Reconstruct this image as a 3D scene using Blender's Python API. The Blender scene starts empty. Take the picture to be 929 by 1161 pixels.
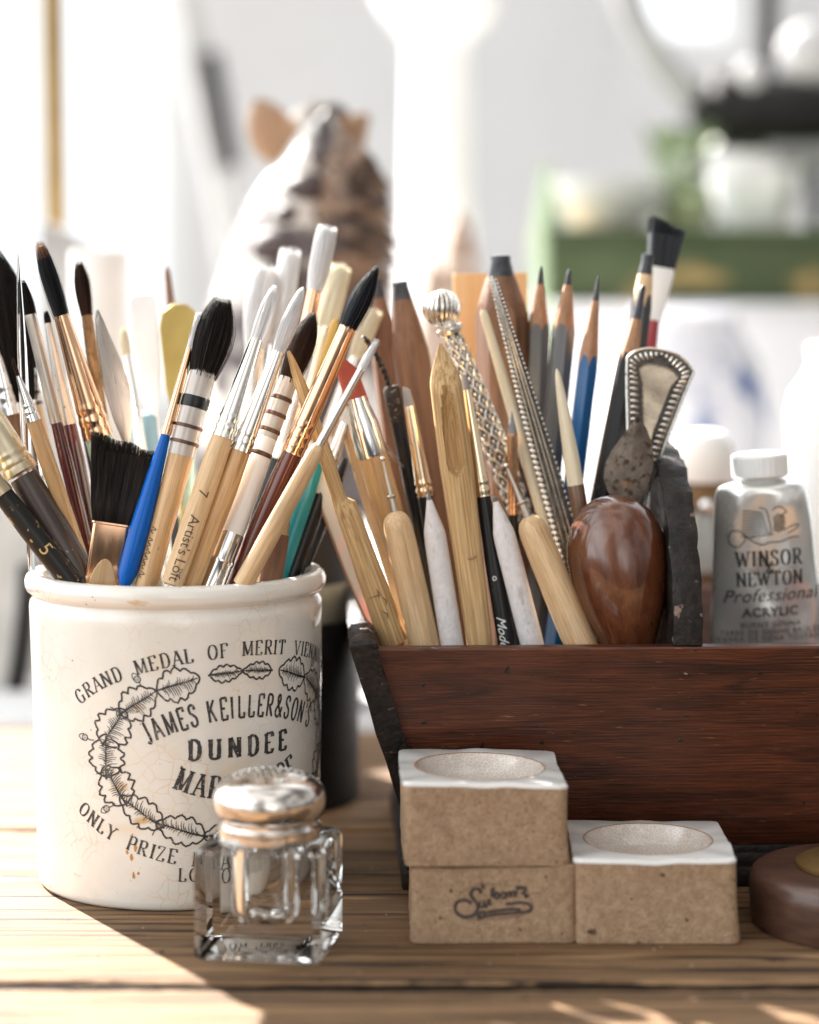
import bpy, math, random
from mathutils import Vector, Matrix
from math import sin, cos, tan, atan, atan2, pi, radians, sqrt, hypot

K = 0.01                      # everything is modelled in centimetres
W0, H0, F = 929.0, 1161.0, 2700.0
HOR = 310.0
TH = atan((H0/2-HOR)/F)
CH = 19.0                     # camera height over the table
rnd = random.Random(7)
sc = bpy.context.scene
COL = sc.collection
CAM = Vector((0, 0, CH))

def ray(px, py):
    u = (px-W0/2)/F; v = (H0/2-py)/F
    return Vector((u, cos(TH)+v*sin(TH), -sin(TH)+v*cos(TH)))
def P(px, py, Y):
    d = ray(px, py); return CAM+d*(Y/d.y)
def Pz(px, py, z):
    d = ray(px, py); return CAM+d*((z-CH)/d.z)
def proj(p):
    q = p-CAM
    dep = q.y*cos(TH)-q.z*sin(TH); up = q.y*sin(TH)+q.z*cos(TH)
    return W0/2+F*q.x/dep, H0/2-F*up/dep, dep

# ------------------------------------------------------------------ mesh kit
class MB:
    def __init__(s): s.v = []; s.f = []; s.m = []
    def add(s, vs, fs, mi=0):
        o = len(s.v); s.v += [tuple(v) for v in vs]
        s.f += [tuple(i+o for i in f) for f in fs]; s.m += [mi]*len(fs)
    def loft(s, rings, mi=0, cap0=True, cap1=True, closed=True):
        n = len(rings[0]); vs = [p for r in rings for p in r]; fs = []
        for i in range(len(rings)-1):
            for j in range(n if closed else n-1):
                k = (j+1) % n
                fs.append((i*n+j, i*n+k, (i+1)*n+k, (i+1)*n+j))
        if cap0: fs.append(tuple(range(n-1, -1, -1)))
        if cap1: fs.append(tuple((len(rings)-1)*n+j for j in range(n)))
        s.add(vs, fs, mi)
    def rev(s, prof, seg=28, sx=1.0, sy=1.0, mi=0, cap0=True, cap1=True, c=(0, 0), fn=None):
        rings = []
        for z, r in prof:
            ring = []
            for j in range(seg):
                a = 2*pi*j/seg; rr = max(r, 1e-4)*(fn(a, z) if fn else 1)
                ring.append((c[0]+rr*cos(a)*sx, c[1]+rr*sin(a)*sy, z))
            rings.append(ring)
        s.loft(rings, mi, cap0, cap1)
    def box(s, x0, x1, y0, y1, z0, z1, b=0.0, mi=0):
        if b <= 0:
            s.loft([[(x0,y0,z0),(x1,y0,z0),(x1,y1,z0),(x0,y1,z0)], [(x0,y0,z1),(x1,y0,z1),(x1,y1,z1),(x0,y1,z1)]], mi); return
        def ring(i, z):
            i2 = i
            c = b
            pts = []
            for cx, cy, a0 in ((x1-c, y1-c, 0), (x0+c, y1-c, 90), (x0+c, y0+c, 180), (x1-c, y0+c, 270)):
                for k in range(4):
                    a = radians(a0+k*30); pts.append((cx+(c-i2)*cos(a), cy+(c-i2)*sin(a), z))
            return pts
        rs = [ring(b, z0), ring(b*.3, z0+b*.3), ring(0, z0+b), ring(0, z1-b), ring(b*.3, z1-b*.3), ring(b, z1)]
        s.loft(rs, mi)
    def hexa(s, b, t, mi=0):        # two quads, bottom and top (counter-clockwise from above)
        s.loft([b, t], mi)
    def tube(s, pts, rad, seg=8, mi=0):
        pts = [Vector(p) for p in pts]; n = len(pts)
        if not isinstance(rad, (list, tuple)): rad = [rad]*n
        rings = []; prev = None
        for i, p in enumerate(pts):
            t = (pts[min(i+1, n-1)]-pts[max(i-1, 0)])
            t = t.normalized() if t.length > 1e-9 else Vector((0, 0, 1))
            if prev is None:
                x = t.cross(Vector((0.31, 0.9, 0.2))); 
            else:
                x = prev-t*prev.dot(t)
            x.normalize(); y = t.cross(x); prev = x
            rings.append([p+(x*cos(2*pi*j/seg)+y*sin(2*pi*j/seg))*rad[i] for j in range(seg)])
        s.loft(rings, mi)
    def ell(s, c, ax, ay, az, seg=10, rings=6, mi=0):
        c = Vector(c); ax = Vector(ax); ay = Vector(ay); az = Vector(az); rs = []
        for i in range(rings+1):
            ph = -pi/2+pi*i/rings; r = max(cos(ph), 0.02)
            rs.append([c+ax*r*cos(2*pi*j/seg)+ay*r*sin(2*pi*j/seg)+az*sin(ph) for j in range(seg)])
        s.loft(rs, mi)
    def prism(s, out, y0, y1, mi=0, b=0.0):     # outline in x,z extruded along y
        if b > 0:
            cx = sum(p[0] for p in out)/len(out); cz = sum(p[1] for p in out)/len(out)
            def sh(p):
                d = hypot(p[0]-cx, p[1]-cz) or 1; k = (d-b)/d
                return (cx+(p[0]-cx)*k, cz+(p[1]-cz)*k)
            r = [[(sh(p)[0], y0, sh(p)[1]) for p in out], [(p[0], y0+b, p[1]) for p in out],
                 [(p[0], y1-b, p[1]) for p in out], [(sh(p)[0], y1, sh(p)[1]) for p in out]]
        else:
            r = [[(p[0], y0, p[1]) for p in out], [(p[0], y1, p[1]) for p in out]]
        s.loft(r, mi)

def obj(name, mb, mats, parent=None, smooth=True, ang=38, loc=None):
    me = bpy.data.meshes.new(name)
    me.from_pydata([(x*K, y*K, z*K) for x, y, z in mb.v], [], mb.f)
    if not isinstance(mats, (list, tuple)): mats = [mats]
    for m in mats: me.materials.append(m)
    if len(mats) > 1: me.polygons.foreach_set('material_index', mb.m)
    import bmesh
    bm = bmesh.new(); bm.from_mesh(me); bmesh.ops.recalc_face_normals(bm, faces=bm.faces); bm.to_mesh(me); bm.free()
    if smooth:
        me.polygons.foreach_set('use_smooth', [True]*len(me.polygons))
        me.set_sharp_from_angle(angle=radians(ang))
    me.update()
    o = bpy.data.objects.new(name, me); COL.objects.link(o)
    if parent is not None: o.parent = parent
    if loc is not None: o.location = Vector(loc)*K
    return o
def tag(o, label, cat, group=None, kind=None):
    if label: o['label'] = label
    if cat: o['category'] = cat
    if group: o['group'] = group
    if kind: o['kind'] = kind
    return o
def thing(name, label, cat, loc=(0, 0, 0), group=None, rotz=0):
    o = bpy.data.objects.new(name, None); COL.objects.link(o)
    o.empty_display_size = .01
    o.location = Vector(loc)*K; o.rotation_euler = (0, 0, rotz)
    return tag(o, label, cat, group)
def smoothpath(pts, n=6):
    out = []
    for i in range(len(pts)-1):
        p0 = pts[max(i-1, 0)]; p1 = pts[i]; p2 = pts[i+1]; p3 = pts[min(i+2, len(pts)-1)]
        for k in range(n):
            t = k/n
            out.append(tuple(0.5*((2*b)+(-a+c)*t+(2*a-5*b+4*c-d)*t*t+(-a+3*b-3*c+d)*t**3) for a, b, c, d in zip(p0, p1, p2, p3)))
    out.append(tuple(pts[-1])); return out

# ------------------------------------------------------------------ materials
def mk(name, c1, c2=None, scale=(120, 120, 120), rough=0.5, rough2=None, metal=0.0, bump=0.0, bscale=None, coat=0.0, lo=.35, hi=.65,
       spots=None, spec=.5, detail=6.0, trans=0.0, ior=1.5, distort=0.0, sss=0.0, cr=.12, aniso=0.0, spots2=None, spots3=None, fine=None):
    m = bpy.data.materials.new(name); m.use_nodes = True
    nt = m.node_tree; N = nt.nodes; L = nt.links; b = N['Principled BSDF']
    def n(t, **kw):
        x = N.new(t)
        for k, v in kw.items(): setattr(x, k, v)
        return x
    tc = n('ShaderNodeTexCoord'); oi = n('ShaderNodeObjectInfo')
    vm = n('ShaderNodeVectorMath', operation='ADD'); mul = n('ShaderNodeMath', operation='MULTIPLY'); mul.inputs[1].default_value = 3.7
    L.new(oi.outputs['Random'], mul.inputs[0]); L.new(tc.outputs['Object'], vm.inputs[0]); L.new(mul.outputs[0], vm.inputs[1])
    mp = n('ShaderNodeMapping'); mp.inputs['Scale'].default_value = scale; L.new(vm.outputs[0], mp.inputs['Vector'])
    no = n('ShaderNodeTexNoise'); no.inputs['Scale'].default_value = 1; no.inputs['Detail'].default_value = detail
    no.inputs['Roughness'].default_value = .6; no.inputs['Distortion'].default_value = distort
    L.new(mp.outputs[0], no.inputs['Vector'])
    col = None
    c2 = c2 or c1
    rp = n('ShaderNodeValToRGB'); rp.color_ramp.elements[0].position = lo; rp.color_ramp.elements[1].position = hi
    rp.color_ramp.elements[0].color = (*c1, 1); rp.color_ramp.elements[1].color = (*c2, 1)
    L.new(no.outputs['Fac'], rp.inputs[0]); col = rp.outputs[0]
    if fine:       # (scale, amount): fine grain that darkens and lightens the colour a little
        fn_ = n('ShaderNodeTexNoise'); fn_.inputs['Scale'].default_value = 1; fn_.inputs['Detail'].default_value = 4
        fm = n('ShaderNodeMapping'); fm.inputs['Scale'].default_value = fine[0]; L.new(vm.outputs[0], fm.inputs['Vector']); L.new(fm.outputs[0], fn_.inputs['Vector'])
        fr = n('ShaderNodeMapRange'); fr.inputs['From Min'].default_value = .3; fr.inputs['From Max'].default_value = .7; fr.inputs['To Min'].default_value = 1-fine[1]; fr.inputs['To Max'].default_value = 1+fine[1]*.6
        L.new(fn_.outputs['Fac'], fr.inputs['Value']); vs = n('ShaderNodeVectorMath', operation='SCALE'); L.new(col, vs.inputs[0]); L.new(fr.outputs[0], vs.inputs['Scale']); col = vs.outputs[0]
    for sp in (spots, spots2, spots3):
        if not sp: continue
        scol, sscale, thr, soft = sp
        sn = n('ShaderNodeTexNoise'); sn.inputs['Scale'].default_value = 1; sn.inputs['Detail'].default_value = 3
        smp = n('ShaderNodeMapping'); smp.inputs['Scale'].default_value = sscale if isinstance(sscale, tuple) else (sscale,)*3
        L.new(vm.outputs[0], smp.inputs['Vector']); L.new(smp.outputs[0], sn.inputs['Vector'])
        sr = n('ShaderNodeMapRange'); sr.inputs['From Min'].default_value = thr; sr.inputs['From Max'].default_value = thr+soft
        L.new(sn.outputs['Fac'], sr.inputs['Value'])
        mx = n('ShaderNodeMix', data_type='RGBA'); L.new(sr.outputs[0], mx.inputs['Factor'])
        L.new(col, mx.inputs['A']); mx.inputs['B'].default_value = (*scol, 1); col = mx.outputs['Result']
    L.new(col, b.inputs['Base Color'])
    b.inputs['Metallic'].default_value = metal
    b.inputs['Specular IOR Level'].default_value = spec
    b.inputs['Coat Weight'].default_value = coat; b.inputs['Coat Roughness'].default_value = cr
    b.inputs['IOR'].default_value = ior
    b.inputs['Transmission Weight'].default_value = trans
    if sss: 
        b.inputs['Subsurface Weight'].default_value = sss; b.inputs['Subsurface Scale'].default_value = .004
    n2 = n('ShaderNodeTexNoise'); n2.inputs['Scale'].default_value = 1; n2.inputs['Detail'].default_value = 5
    mp2 = n('ShaderNodeMapping'); mp2.inputs['Scale'].default_value = bscale or tuple(s*2.3 for s in scale)
    L.new(vm.outputs[0], mp2.inputs['Vector']); L.new(mp2.outputs[0], n2.inputs['Vector'])
    rr = n('ShaderNodeMapRange'); rr.inputs['From Min'].default_value = .3; rr.inputs['From Max'].default_value = .7
    rr.inputs['To Min'].default_value = rough; rr.inputs['To Max'].default_value = rough2 if rough2 is not None else min(1, rough*1.25)
    L.new(n2.outputs['Fac'], rr.inputs['Value']); L.new(rr.outputs[0], b.inputs['Roughness'])
    if bump:
        bn = n('ShaderNodeBump'); bn.inputs['Strength'].default_value = min(1, bump); bn.inputs['Distance'].default_value = .0006*max(1, bump)
        L.new(n2.outputs['Fac'], bn.inputs['Height']); L.new(bn.outputs[0], b.inputs['Normal'])
    return m
GR = (420, 420, 16)
M = dict(
    wood=mk('natural_wood', (.52, .30, .125), (.70, .45, .225), GR, .36, coat=.2, bump=.25, spots=((.34, .18, .07), (420, 420, 22), .60, .14), spots3=((.40, .25, .12), (70, 70, 40), .58, .2), spots2=((.16, .10, .06), (260, 260, 110), .70, .03), fine=((2600, 2600, 90), .22)),
    pale=mk('pale_wood', (.60, .39, .20), (.76, .55, .33), GR, .5, bump=.3, spots=((.46, .28, .13), (600, 600, 34), .60, .14), spots3=((.46, .31, .17), (70, 70, 40), .58, .2), spots2=((.20, .15, .11), (240, 240, 100), .70, .03), fine=((2600, 2600, 110), .2)),
    bamboo=mk('bamboo', (.45, .27, .11), (.74, .51, .26), (1300, 1300, 14), .5, bump=.5, lo=.38, hi=.6, spots=((.30, .16, .06), (160, 160, 60), .68, .06), fine=((3200, 3200, 60), .25)),
    tan=mk('tan_lacquer', (.46, .27, .115), (.57, .36, .17), GR, .3, coat=.35, spots=((.30, .18, .09), (200, 200, 50), .64, .1), fine=((2200, 2200, 120), .14)),
    cedar=mk('cedar', (.33, .165, .085), (.45, .25, .14), (500, 500, 20), .6, bump=.4, fine=((3000, 3000, 120), .3)),
    brownwood=mk('brown_wood', (.15, .068, .034), (.225, .11, .058), (320, 320, 18), .55, bump=.4, fine=((2600, 2600, 60), .3), spots=((.07, .035, .02), (220, 220, 40), .62, .1)),
    palewoodflat=mk('pale_ruler_wood', (.66, .38, .16), (.74, .48, .24), (300, 300, 14), .55, bump=.15),
    burgundy=mk('burgundy_lacquer', (.055, .006, .008), (.085, .012, .012), GR, .14, coat=.7, cr=.06),
    mahog=mk('mahogany_lacquer', (.085, .016, .009), (.14, .03, .015), (200, 200, 14), .16, coat=.6, cr=.06),
    blue=mk('blue_lacquer', (.001, .095, .42), (.0015, .11, .48), GR, .25, coat=.12, cr=.06, spec=.2),
    bluepaint=mk('blue_pencil_paint', (.008, .085, .24), (.012, .10, .28), GR, .25, coat=.3),
    black=mk('black_lacquer', (.006, .006, .0065), (.011, .011, .012), GR, .3, spec=.3, coat=.12, spots=((.09, .085, .08), (420, 420, 160), .69, .03)),
    blackworn=mk('worn_black_lacquer', (.008, .007, .006), (.014, .012, .010), (300, 300, 60), .38, spec=.3, coat=.1, bump=.4, spots=((.42, .27, .10), (300, 300, 150), .635, .04), spots2=((.34, .25, .13), (900, 900, 500), .68, .03)),
    umber=mk('umber_lacquer', (.036, .023, .019), (.062, .043, .036), (250, 250, 40), .34, coat=.15, spots=((.3, .26, .23), (900, 900, 500), .70, .03)),
    white=mk('white_lacquer', (.84, .825, .80), (.88, .87, .85), GR, .2, coat=.4),
    teal=mk('teal_lacquer', (.01, .24, .28), (.02, .33, .37), (150, 150, 40), .3, coat=.3),
    dustblue=mk('dusty_blue_paint', (.16, .27, .34), (.22, .34, .40), GR, .5),
    ochre=mk('ochre_paint', (.60, .38, .06), (.68, .45, .10), GR, .3, coat=.3),
    mint=mk('mint_lacquer', (.34, .44, .34), (.40, .50, .40), GR, .25, coat=.3),
    red=mk('red_lacquer', (.30, .015, .02), (.36, .025, .03), GR, .25, coat=.4),
    silver=mk('nickel_ferrule', (.78, .75, .70), (.86, .84, .80), (200, 200, 60), .16, .26, metal=1),
    satin=mk('satin_ferrule', (.58, .51, .44), (.70, .64, .57), (300, 300, 60), .30, .42, metal=1, spots=((.30, .24, .19), 700, .68, .05)),
    chrome=mk('chrome_ferrule', (.82, .81, .80), (.88, .87, .86), (200, 200, 60), .05, .1, metal=1),
    copper=mk('copper_ferrule', (.80, .47, .28), (.88, .56, .36), (200, 200, 60), .10, .2, metal=1),
    gold=mk('pale_gold_ferrule', (.80, .64, .45), (.86, .72, .54), (200, 200, 60), .1, .2, metal=1),
    bronze=mk('tarnished_bronze', (.16, .09, .045), (.42, .26, .13), (500, 500, 160), .35, .5, metal=.9, bump=.3),
    brass=mk('old_brass', (.46, .38, .25), (.62, .54, .40), (200, 200, 50), .32, .45, metal=.9, bump=.2, spots=((.40, .42, .33), 320, .66, .08)),
    goldflat=mk('gold_metal', (.40, .29, .085), (.48, .36, .12), (100, 100, 60), .42, metal=.6),
    steel=mk('worn_steel', (.38, .35, .33), (.52, .49, .46), (700, 700, 60), .26, .4, metal=1, bump=.1),
    rusty=mk('rusty_steel', (.10, .078, .062), (.19, .155, .128), (180, 180, 180), .45, .65, metal=.75, bump=.5, spots=((.06, .035, .022), 420, .54, .1), spots2=((.24, .12, .06), 160, .6, .1)),
    oxid=mk('oxidised_silver', (.05, .045, .04), (.11, .10, .09), 3*(400,), .4, .6, metal=.8),
    ornate=mk('old_silver', (.72, .68, .61), (.82, .79, .74), 3*(150,), .2, .34, metal=1, spots=((.35, .31, .26), 300, .64, .1)),
    polished=mk('polished_silver', (.20, .165, .125), (.36, .30, .235), (60, 60, 90), .18, .34, metal=1, bump=.5),
    darkiron=mk('blackened_iron', (.02, .016, .013), (.06, .045, .035), 3*(500,), .45, .6, metal=.6, bump=.5, spots=((.28, .22, .16), 800, .62, .05)),
    hairblack=mk('black_hair', (.006, .0052, .005), (.026, .018, .014), (900, 900, 40), .6, spec=.2),
    hairblue=mk('blue_black_hair', (.008, .009, .012), (.02, .022, .027), (900, 900, 40), .45, spec=.35),
    hairbrown=mk('brown_hair', (.020, .010, .007), (.055, .028, .018), (900, 900, 40), .6, spec=.2),
    hairtip=mk('ginger_hair', (.22, .10, .045), (.32, .16, .08), (900, 900, 40), .5),
    hairwhite=mk('white_hair', (.62, .60, .60), (.88, .88, .88), (1500, 1500, 30), .45, bump=.3),
    haircream=mk('cream_hair', (.72, .66, .50), (.80, .75, .60), (900, 900, 40), .5),
    rubbergrey=mk('grey_rubber', (.22, .22, .23), (.27, .27, .28), 3*(200,), .5),
    rubberred=mk('red_rubber', (.36, .055, .03), (.44, .08, .045), 3*(150,), .5),
    paper=mk('white_felt_paper', (.68, .65, .65), (.78, .75, .75), 3*(420,), .85, bump=.5, spots=((.42, .40, .40), (220, 220, 90), .64, .12), spots2=((.58, .55, .55), (800, 800, 300), .6, .1)),
    smudge=mk('graphite_smudge', (.10, .10, .11), (.25, .25, .26), 3*(500,), .6),
    lead=mk('graphite', (.022, .023, .027), (.06, .06, .07), 3*(300,), .36, .5, spec=.45, bump=.3),
    pencilgrey=mk('grey_pencil_paint', (.10, .10, .105), (.14, .14, .145), GR, .3, coat=.3),
    pencildark=mk('charcoal_pencil_paint', (.035, .036, .04), (.055, .055, .06), GR, .3, coat=.3),
    bone=mk('bone', (.66, .56, .38), (.78, .70, .53), (250, 250, 20), .35, coat=.2, fine=((2000, 2000, 60), .12)),
    horn=mk('dark_horn', (.10, .045, .02), (.20, .10, .05), (250, 250, 40), .3, coat=.3),
    ivory=mk('translucent_bone', (.74, .68, .60), (.82, .77, .70), (100, 100, 12), .3, coat=.3, sss=.3),
    glass=mk('clear_glass', (.97, .98, .97), (.98, .99, .98), 3*(50,), .0, .015, trans=1, ior=1.42),
    acrylic=mk('clear_acrylic', (.97, .98, .98), (.98, .99, .99), 3*(50,), .02, .05, trans=1, ior=1.3),
    quill=mk('quill_plastic', (.42, .38, .34), (.55, .50, .46), (300, 300, 60), .12, coat=.6, sss=.1),
    wire=mk('binding_wire', (.08, .04, .025), (.16, .08, .05), 3*(300,), .35, metal=.5),
    greycloth=mk('grey_upholstery', (.38, .38, .37), (.46, .46, .45), 3*(60,), .9),
    plastic=mk('white_plastic', (.80, .80, .79), (.84, .84, .83), 3*(60,), .35),
    bluewhite=mk('blue_and_white_glaze', (.60, .61, .66), (.66, .67, .72), 3*(20,), .2, spots=((.07, .12, .30), 36, .545, .08)),
    green=mk('green_box_cloth', (.045, .062, .030), (.062, .080, .040), 3*(18,), .8, spec=.2, spots=((.26, .19, .08), (14, 14, 22), .58, .06)),
    leafgreen=mk('leaf', (.06, .095, .035), (.12, .16, .07), 3*(40,), .5),
    wall=mk('white_wall_paint', (.57, .565, .57), (.63, .625, .63), 3*(3,), .8),
    frame=mk('white_frame_paint', (.70, .70, .70), (.76, .76, .76), 3*(8,), .5),
    blackmetal=mk('black_metal', (.008, .0075, .0075), (.015, .014, .014), 3*(60,), .55, spec=.25),
    greymetal=mk('grey_painted_metal', (.30, .30, .30), (.38, .38, .38), 3*(30,), .45),
    poleb=mk('brass_pole', (.27, .16, .04), (.34, .21, .055), 3*(30,), .4, metal=.4),
    ink=mk('black_ink', (.018, .017, .019), (.05, .048, .05), 3*(900,), .35, spots=((.42, .39, .35), 1500, .635, .05), spots2=((.16, .145, .13), 260, .58, .12)),
    inkgrey=mk('grey_ink', (.03, .03, .03), (.05, .05, .05), 3*(500,), .5),
    inkbrown=mk('brown_printing_ink', (.06, .035, .02), (.09, .055, .03), 3*(500,), .5),
    inkwhite=mk('white_printing_ink', (.75, .75, .73), None, 3*(500,), .5),
    inkgold=mk('gold_printing_ink', (.55, .38, .15), None, 3*(500,), .4),
    stampink=mk('iron_oxide_stamp', (.035, .026, .024), (.085, .06, .05), 3*(500,), .6),
    glaze=mk('white_glaze', (.70, .685, .66), (.78, .77, .755), 3*(90,), .14, coat=.5, cr=.05, bump=.1, spots=((.50, .42, .34), 500, .69, .05)),
    bare=mk('scraped_clay_ring', (.30, .17, .09), (.38, .23, .13), 3*(400,), .7, bump=.4),
    cork=mk('dark_cork', (.055, .03, .015), (.20, .12, .055), (60, 60, 200), .7),
    tubemetal=mk('paint_tube_metal', (.80, .79, .765), (.86, .855, .83), 3*(40,), .20, .32, metal=.66, bump=1.0, bscale=(60, 60, 30)),
    tin=mk('black_tin', (.006, .006, .006), (.011, .010, .010), 3*(60,), .5, spec=.25),
    label=mk('pale_paper_band', (.16, .16, .13), (.22, .22, .18), 3*(60,), .7),
    turned=mk('turned_walnut', (.050, .022, .014), (.095, .045, .028), (80, 80, 400), .36, coat=.25, bump=.15),
    mane=mk('brown_mane', (.055, .034, .024), (.26, .165, .11), (40, 40, 120), .6, lo=.42, hi=.58),
    earm=mk('brown_ear', (.34, .20, .12), (.42, .27, .17), 3*(60,), .7),
    featherm=mk('speckled_tan', (.42, .30, .23), (.52, .40, .32), 3*(60,), .7, spots=((.70, .62, .56), 160, .58, .05)),
)
M['dark_dapple'] = mk('dark_dapple_paint', (.075, .058, .060), (.12, .095, .095), 3*(60,), .6)
M['dapple'] = mk('dapple_paint', (.66, .62, .58), (.72, .69, .65), 3*(30,), .5, spots=((.085, .066, .068), 30, .42, .05))
M['egg'] = mk('polished_fruitwood', (.070, .020, .009), (.155, .050, .019), (110, 110, 34), .18, .32, coat=.8, cr=.07, bump=.12,
              spots=((.035, .014, .008), (150, 150, 60), .645, .08), spots2=((.022, .010, .006), (420, 420, 300), .70, .03), fine=((900, 900, 160), .2))
M['clay'] = mk('speckled_stoneware', (.36, .235, .145), (.48, .335, .22), 3*(420,), .9, spec=.2, bump=1.0, bscale=3*(1500,), spots=((.09, .055, .037), 260, .68, .025), spots2=((.26, .165, .105), 1300, .58, .09), spots3=((.25, .155, .095), 70, .60, .2), fine=(3*(2600,), .3))
M['box'] = mk('tote_wood', (.034, .0095, .0045), (.128, .034, .012), (22, 180, 180), .34, .52, coat=.0, spec=.45, bump=.5, distort=.9, bscale=(60, 700, 1600), lo=.3, hi=.72,
              spots=((.008, .005, .004), (42, 80, 120), .63, .10), spots2=((.20, .085, .04), (140, 90, 1300), .70, .02), spots3=((.006, .004, .003), (260, 300, 300), .70, .03), fine=((120, 2400, 2400), .35))
M['boxdark'] = mk('tote_dark_wood', (.006, .005, .004), (.022, .015, .012), 3*(130,), .45, .7, spec=.3, bump=1.2, bscale=(420, 420, 420), spots=((.075, .052, .042), (260, 200, 420), .655, .04), fine=((900, 900, 900), .4))
M['boxwear'] = mk('tote_handle_wood', (.007, .0055, .005), (.024, .017, .014), (160, 160, 160), .45, .7, spec=.3, bump=1.4, bscale=(300, 300, 300), spots=((.20, .135, .11), (170, 260, 200), .655, .05), fine=((900, 900, 900), .4))
# table wood: long grain along x with open cracks
def table_mat():
    m = mk('weathered_oak', (.100, .054, .026), (.30, .176, .088), (8, 210, 210), .6, .85, spec=.25, bump=1.6, bscale=(18, 900, 900), distort=.5, detail=10, lo=.3, hi=.70,
           spots=((.030, .017, .010), (11, 420, 420), .555, .06), spots2=((.36, .22, .115), (16, 120, 120), .60, .14), spots3=((.022, .013, .008), (130, 170, 170), .70, .03), fine=((70, 2600, 2600), .42))
    return m
M['table'] = table_mat()
def crock_mat():
    m = mk('crackled_cream_glaze', (.75, .715, .655), (.80, .775, .725), 3*(30,), .13, .2, coat=.4, cr=.04, spots=((.74, .60, .43), (26, 26, 60), .57, .16), spots2=((.30, .17, .07), 420, .735, .02), spots3=((.60, .42, .24), (60, 60, 140), .69, .06), fine=(3*(60,), .03))
    nt = m.node_tree; N = nt.nodes; L = nt.links; b = N['Principled BSDF']
    src = b.inputs['Base Color'].links[0].from_socket
    tc = N.new('ShaderNodeTexCoord'); 
    wn = N.new('ShaderNodeTexNoise'); wn.inputs['Scale'].default_value = 160; L.new(tc.outputs['Object'], wn.inputs['Vector'])
    mixv = N.new('ShaderNodeMix'); mixv.data_type = 'VECTOR'; mixv.inputs['Factor'].default_value = .0035
    L.new(tc.outputs['Object'], mixv.inputs['A']); L.new(wn.outputs['Color'], mixv.inputs['B'])
    vo = N.new('ShaderNodeTexVoronoi'); vo.feature = 'DISTANCE_TO_EDGE'; vo.inputs['Scale'].default_value = 190
    L.new(mixv.outputs['Result'], vo.inputs['Vector'])
    mr = N.new('ShaderNodeMapRange'); mr.inputs['From Min'].default_value = .0; mr.inputs['From Max'].default_value = .035
    mr.inputs['To Min'].default_value = 1; mr.inputs['To Max'].default_value = 0; L.new(vo.outputs['Distance'], mr.inputs['Value'])
    mk2 = N.new('ShaderNodeTexNoise'); mk2.inputs['Scale'].default_value = 38; mk2.inputs['Detail'].default_value = 3; L.new(tc.outputs['Object'], mk2.inputs['Vector'])
    mr2 = N.new('ShaderNodeMapRange'); mr2.inputs['From Min'].default_value = .42; mr2.inputs['From Max'].default_value = .66; mr2.inputs['To Max'].default_value = .6
    L.new(mk2.outputs['Fac'], mr2.inputs['Value'])
    mu = N.new('ShaderNodeMath'); mu.operation = 'MULTIPLY'; L.new(mr.outputs[0], mu.inputs[0]); L.new(mr2.outputs[0], mu.inputs[1])
    mx = N.new('ShaderNodeMix'); mx.data_type = 'RGBA'; L.new(mu.outputs[0], mx.inputs['Factor']); L.new(src, mx.inputs['A'])
    mx.inputs['B'].default_value = (.68, .40, .17, 1); L.new(mx.outputs['Result'], b.inputs['Base Color'])
    return m
M['crock'] = crock_mat()
def bowl_mat():
    m = mk('crackled_bowl_glaze', (.50, .42, .36), (.60, .53, .47), 3*(120,), .12, .2, coat=.6, cr=.04)
    nt = m.node_tree; N = nt.nodes; L = nt.links; b = N['Principled BSDF']
    src = b.inputs['Base Color'].links[0].from_socket
    tc = N.new('ShaderNodeTexCoord'); vo = N.new('ShaderNodeTexVoronoi'); vo.feature = 'DISTANCE_TO_EDGE'; vo.inputs['Scale'].default_value = 1050
    L.new(tc.outputs['Object'], vo.inputs['Vector'])
    mr = N.new('ShaderNodeMapRange'); mr.inputs['From Max'].default_value = .12; mr.inputs['To Min'].default_value = .55; mr.inputs['To Max'].default_value = 0
    L.new(vo.outputs['Distance'], mr.inputs['Value'])
    mx = N.new('ShaderNodeMix'); mx.data_type = 'RGBA'; L.new(mr.outputs[0], mx.inputs['Factor']); L.new(src, mx.inputs['A'])
    mx.inputs['B'].default_value = (.80, .76, .72, 1); L.new(mx.outputs['Result'], b.inputs['Base Color'])
    return m
M['bowl'] = bowl_mat()

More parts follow.
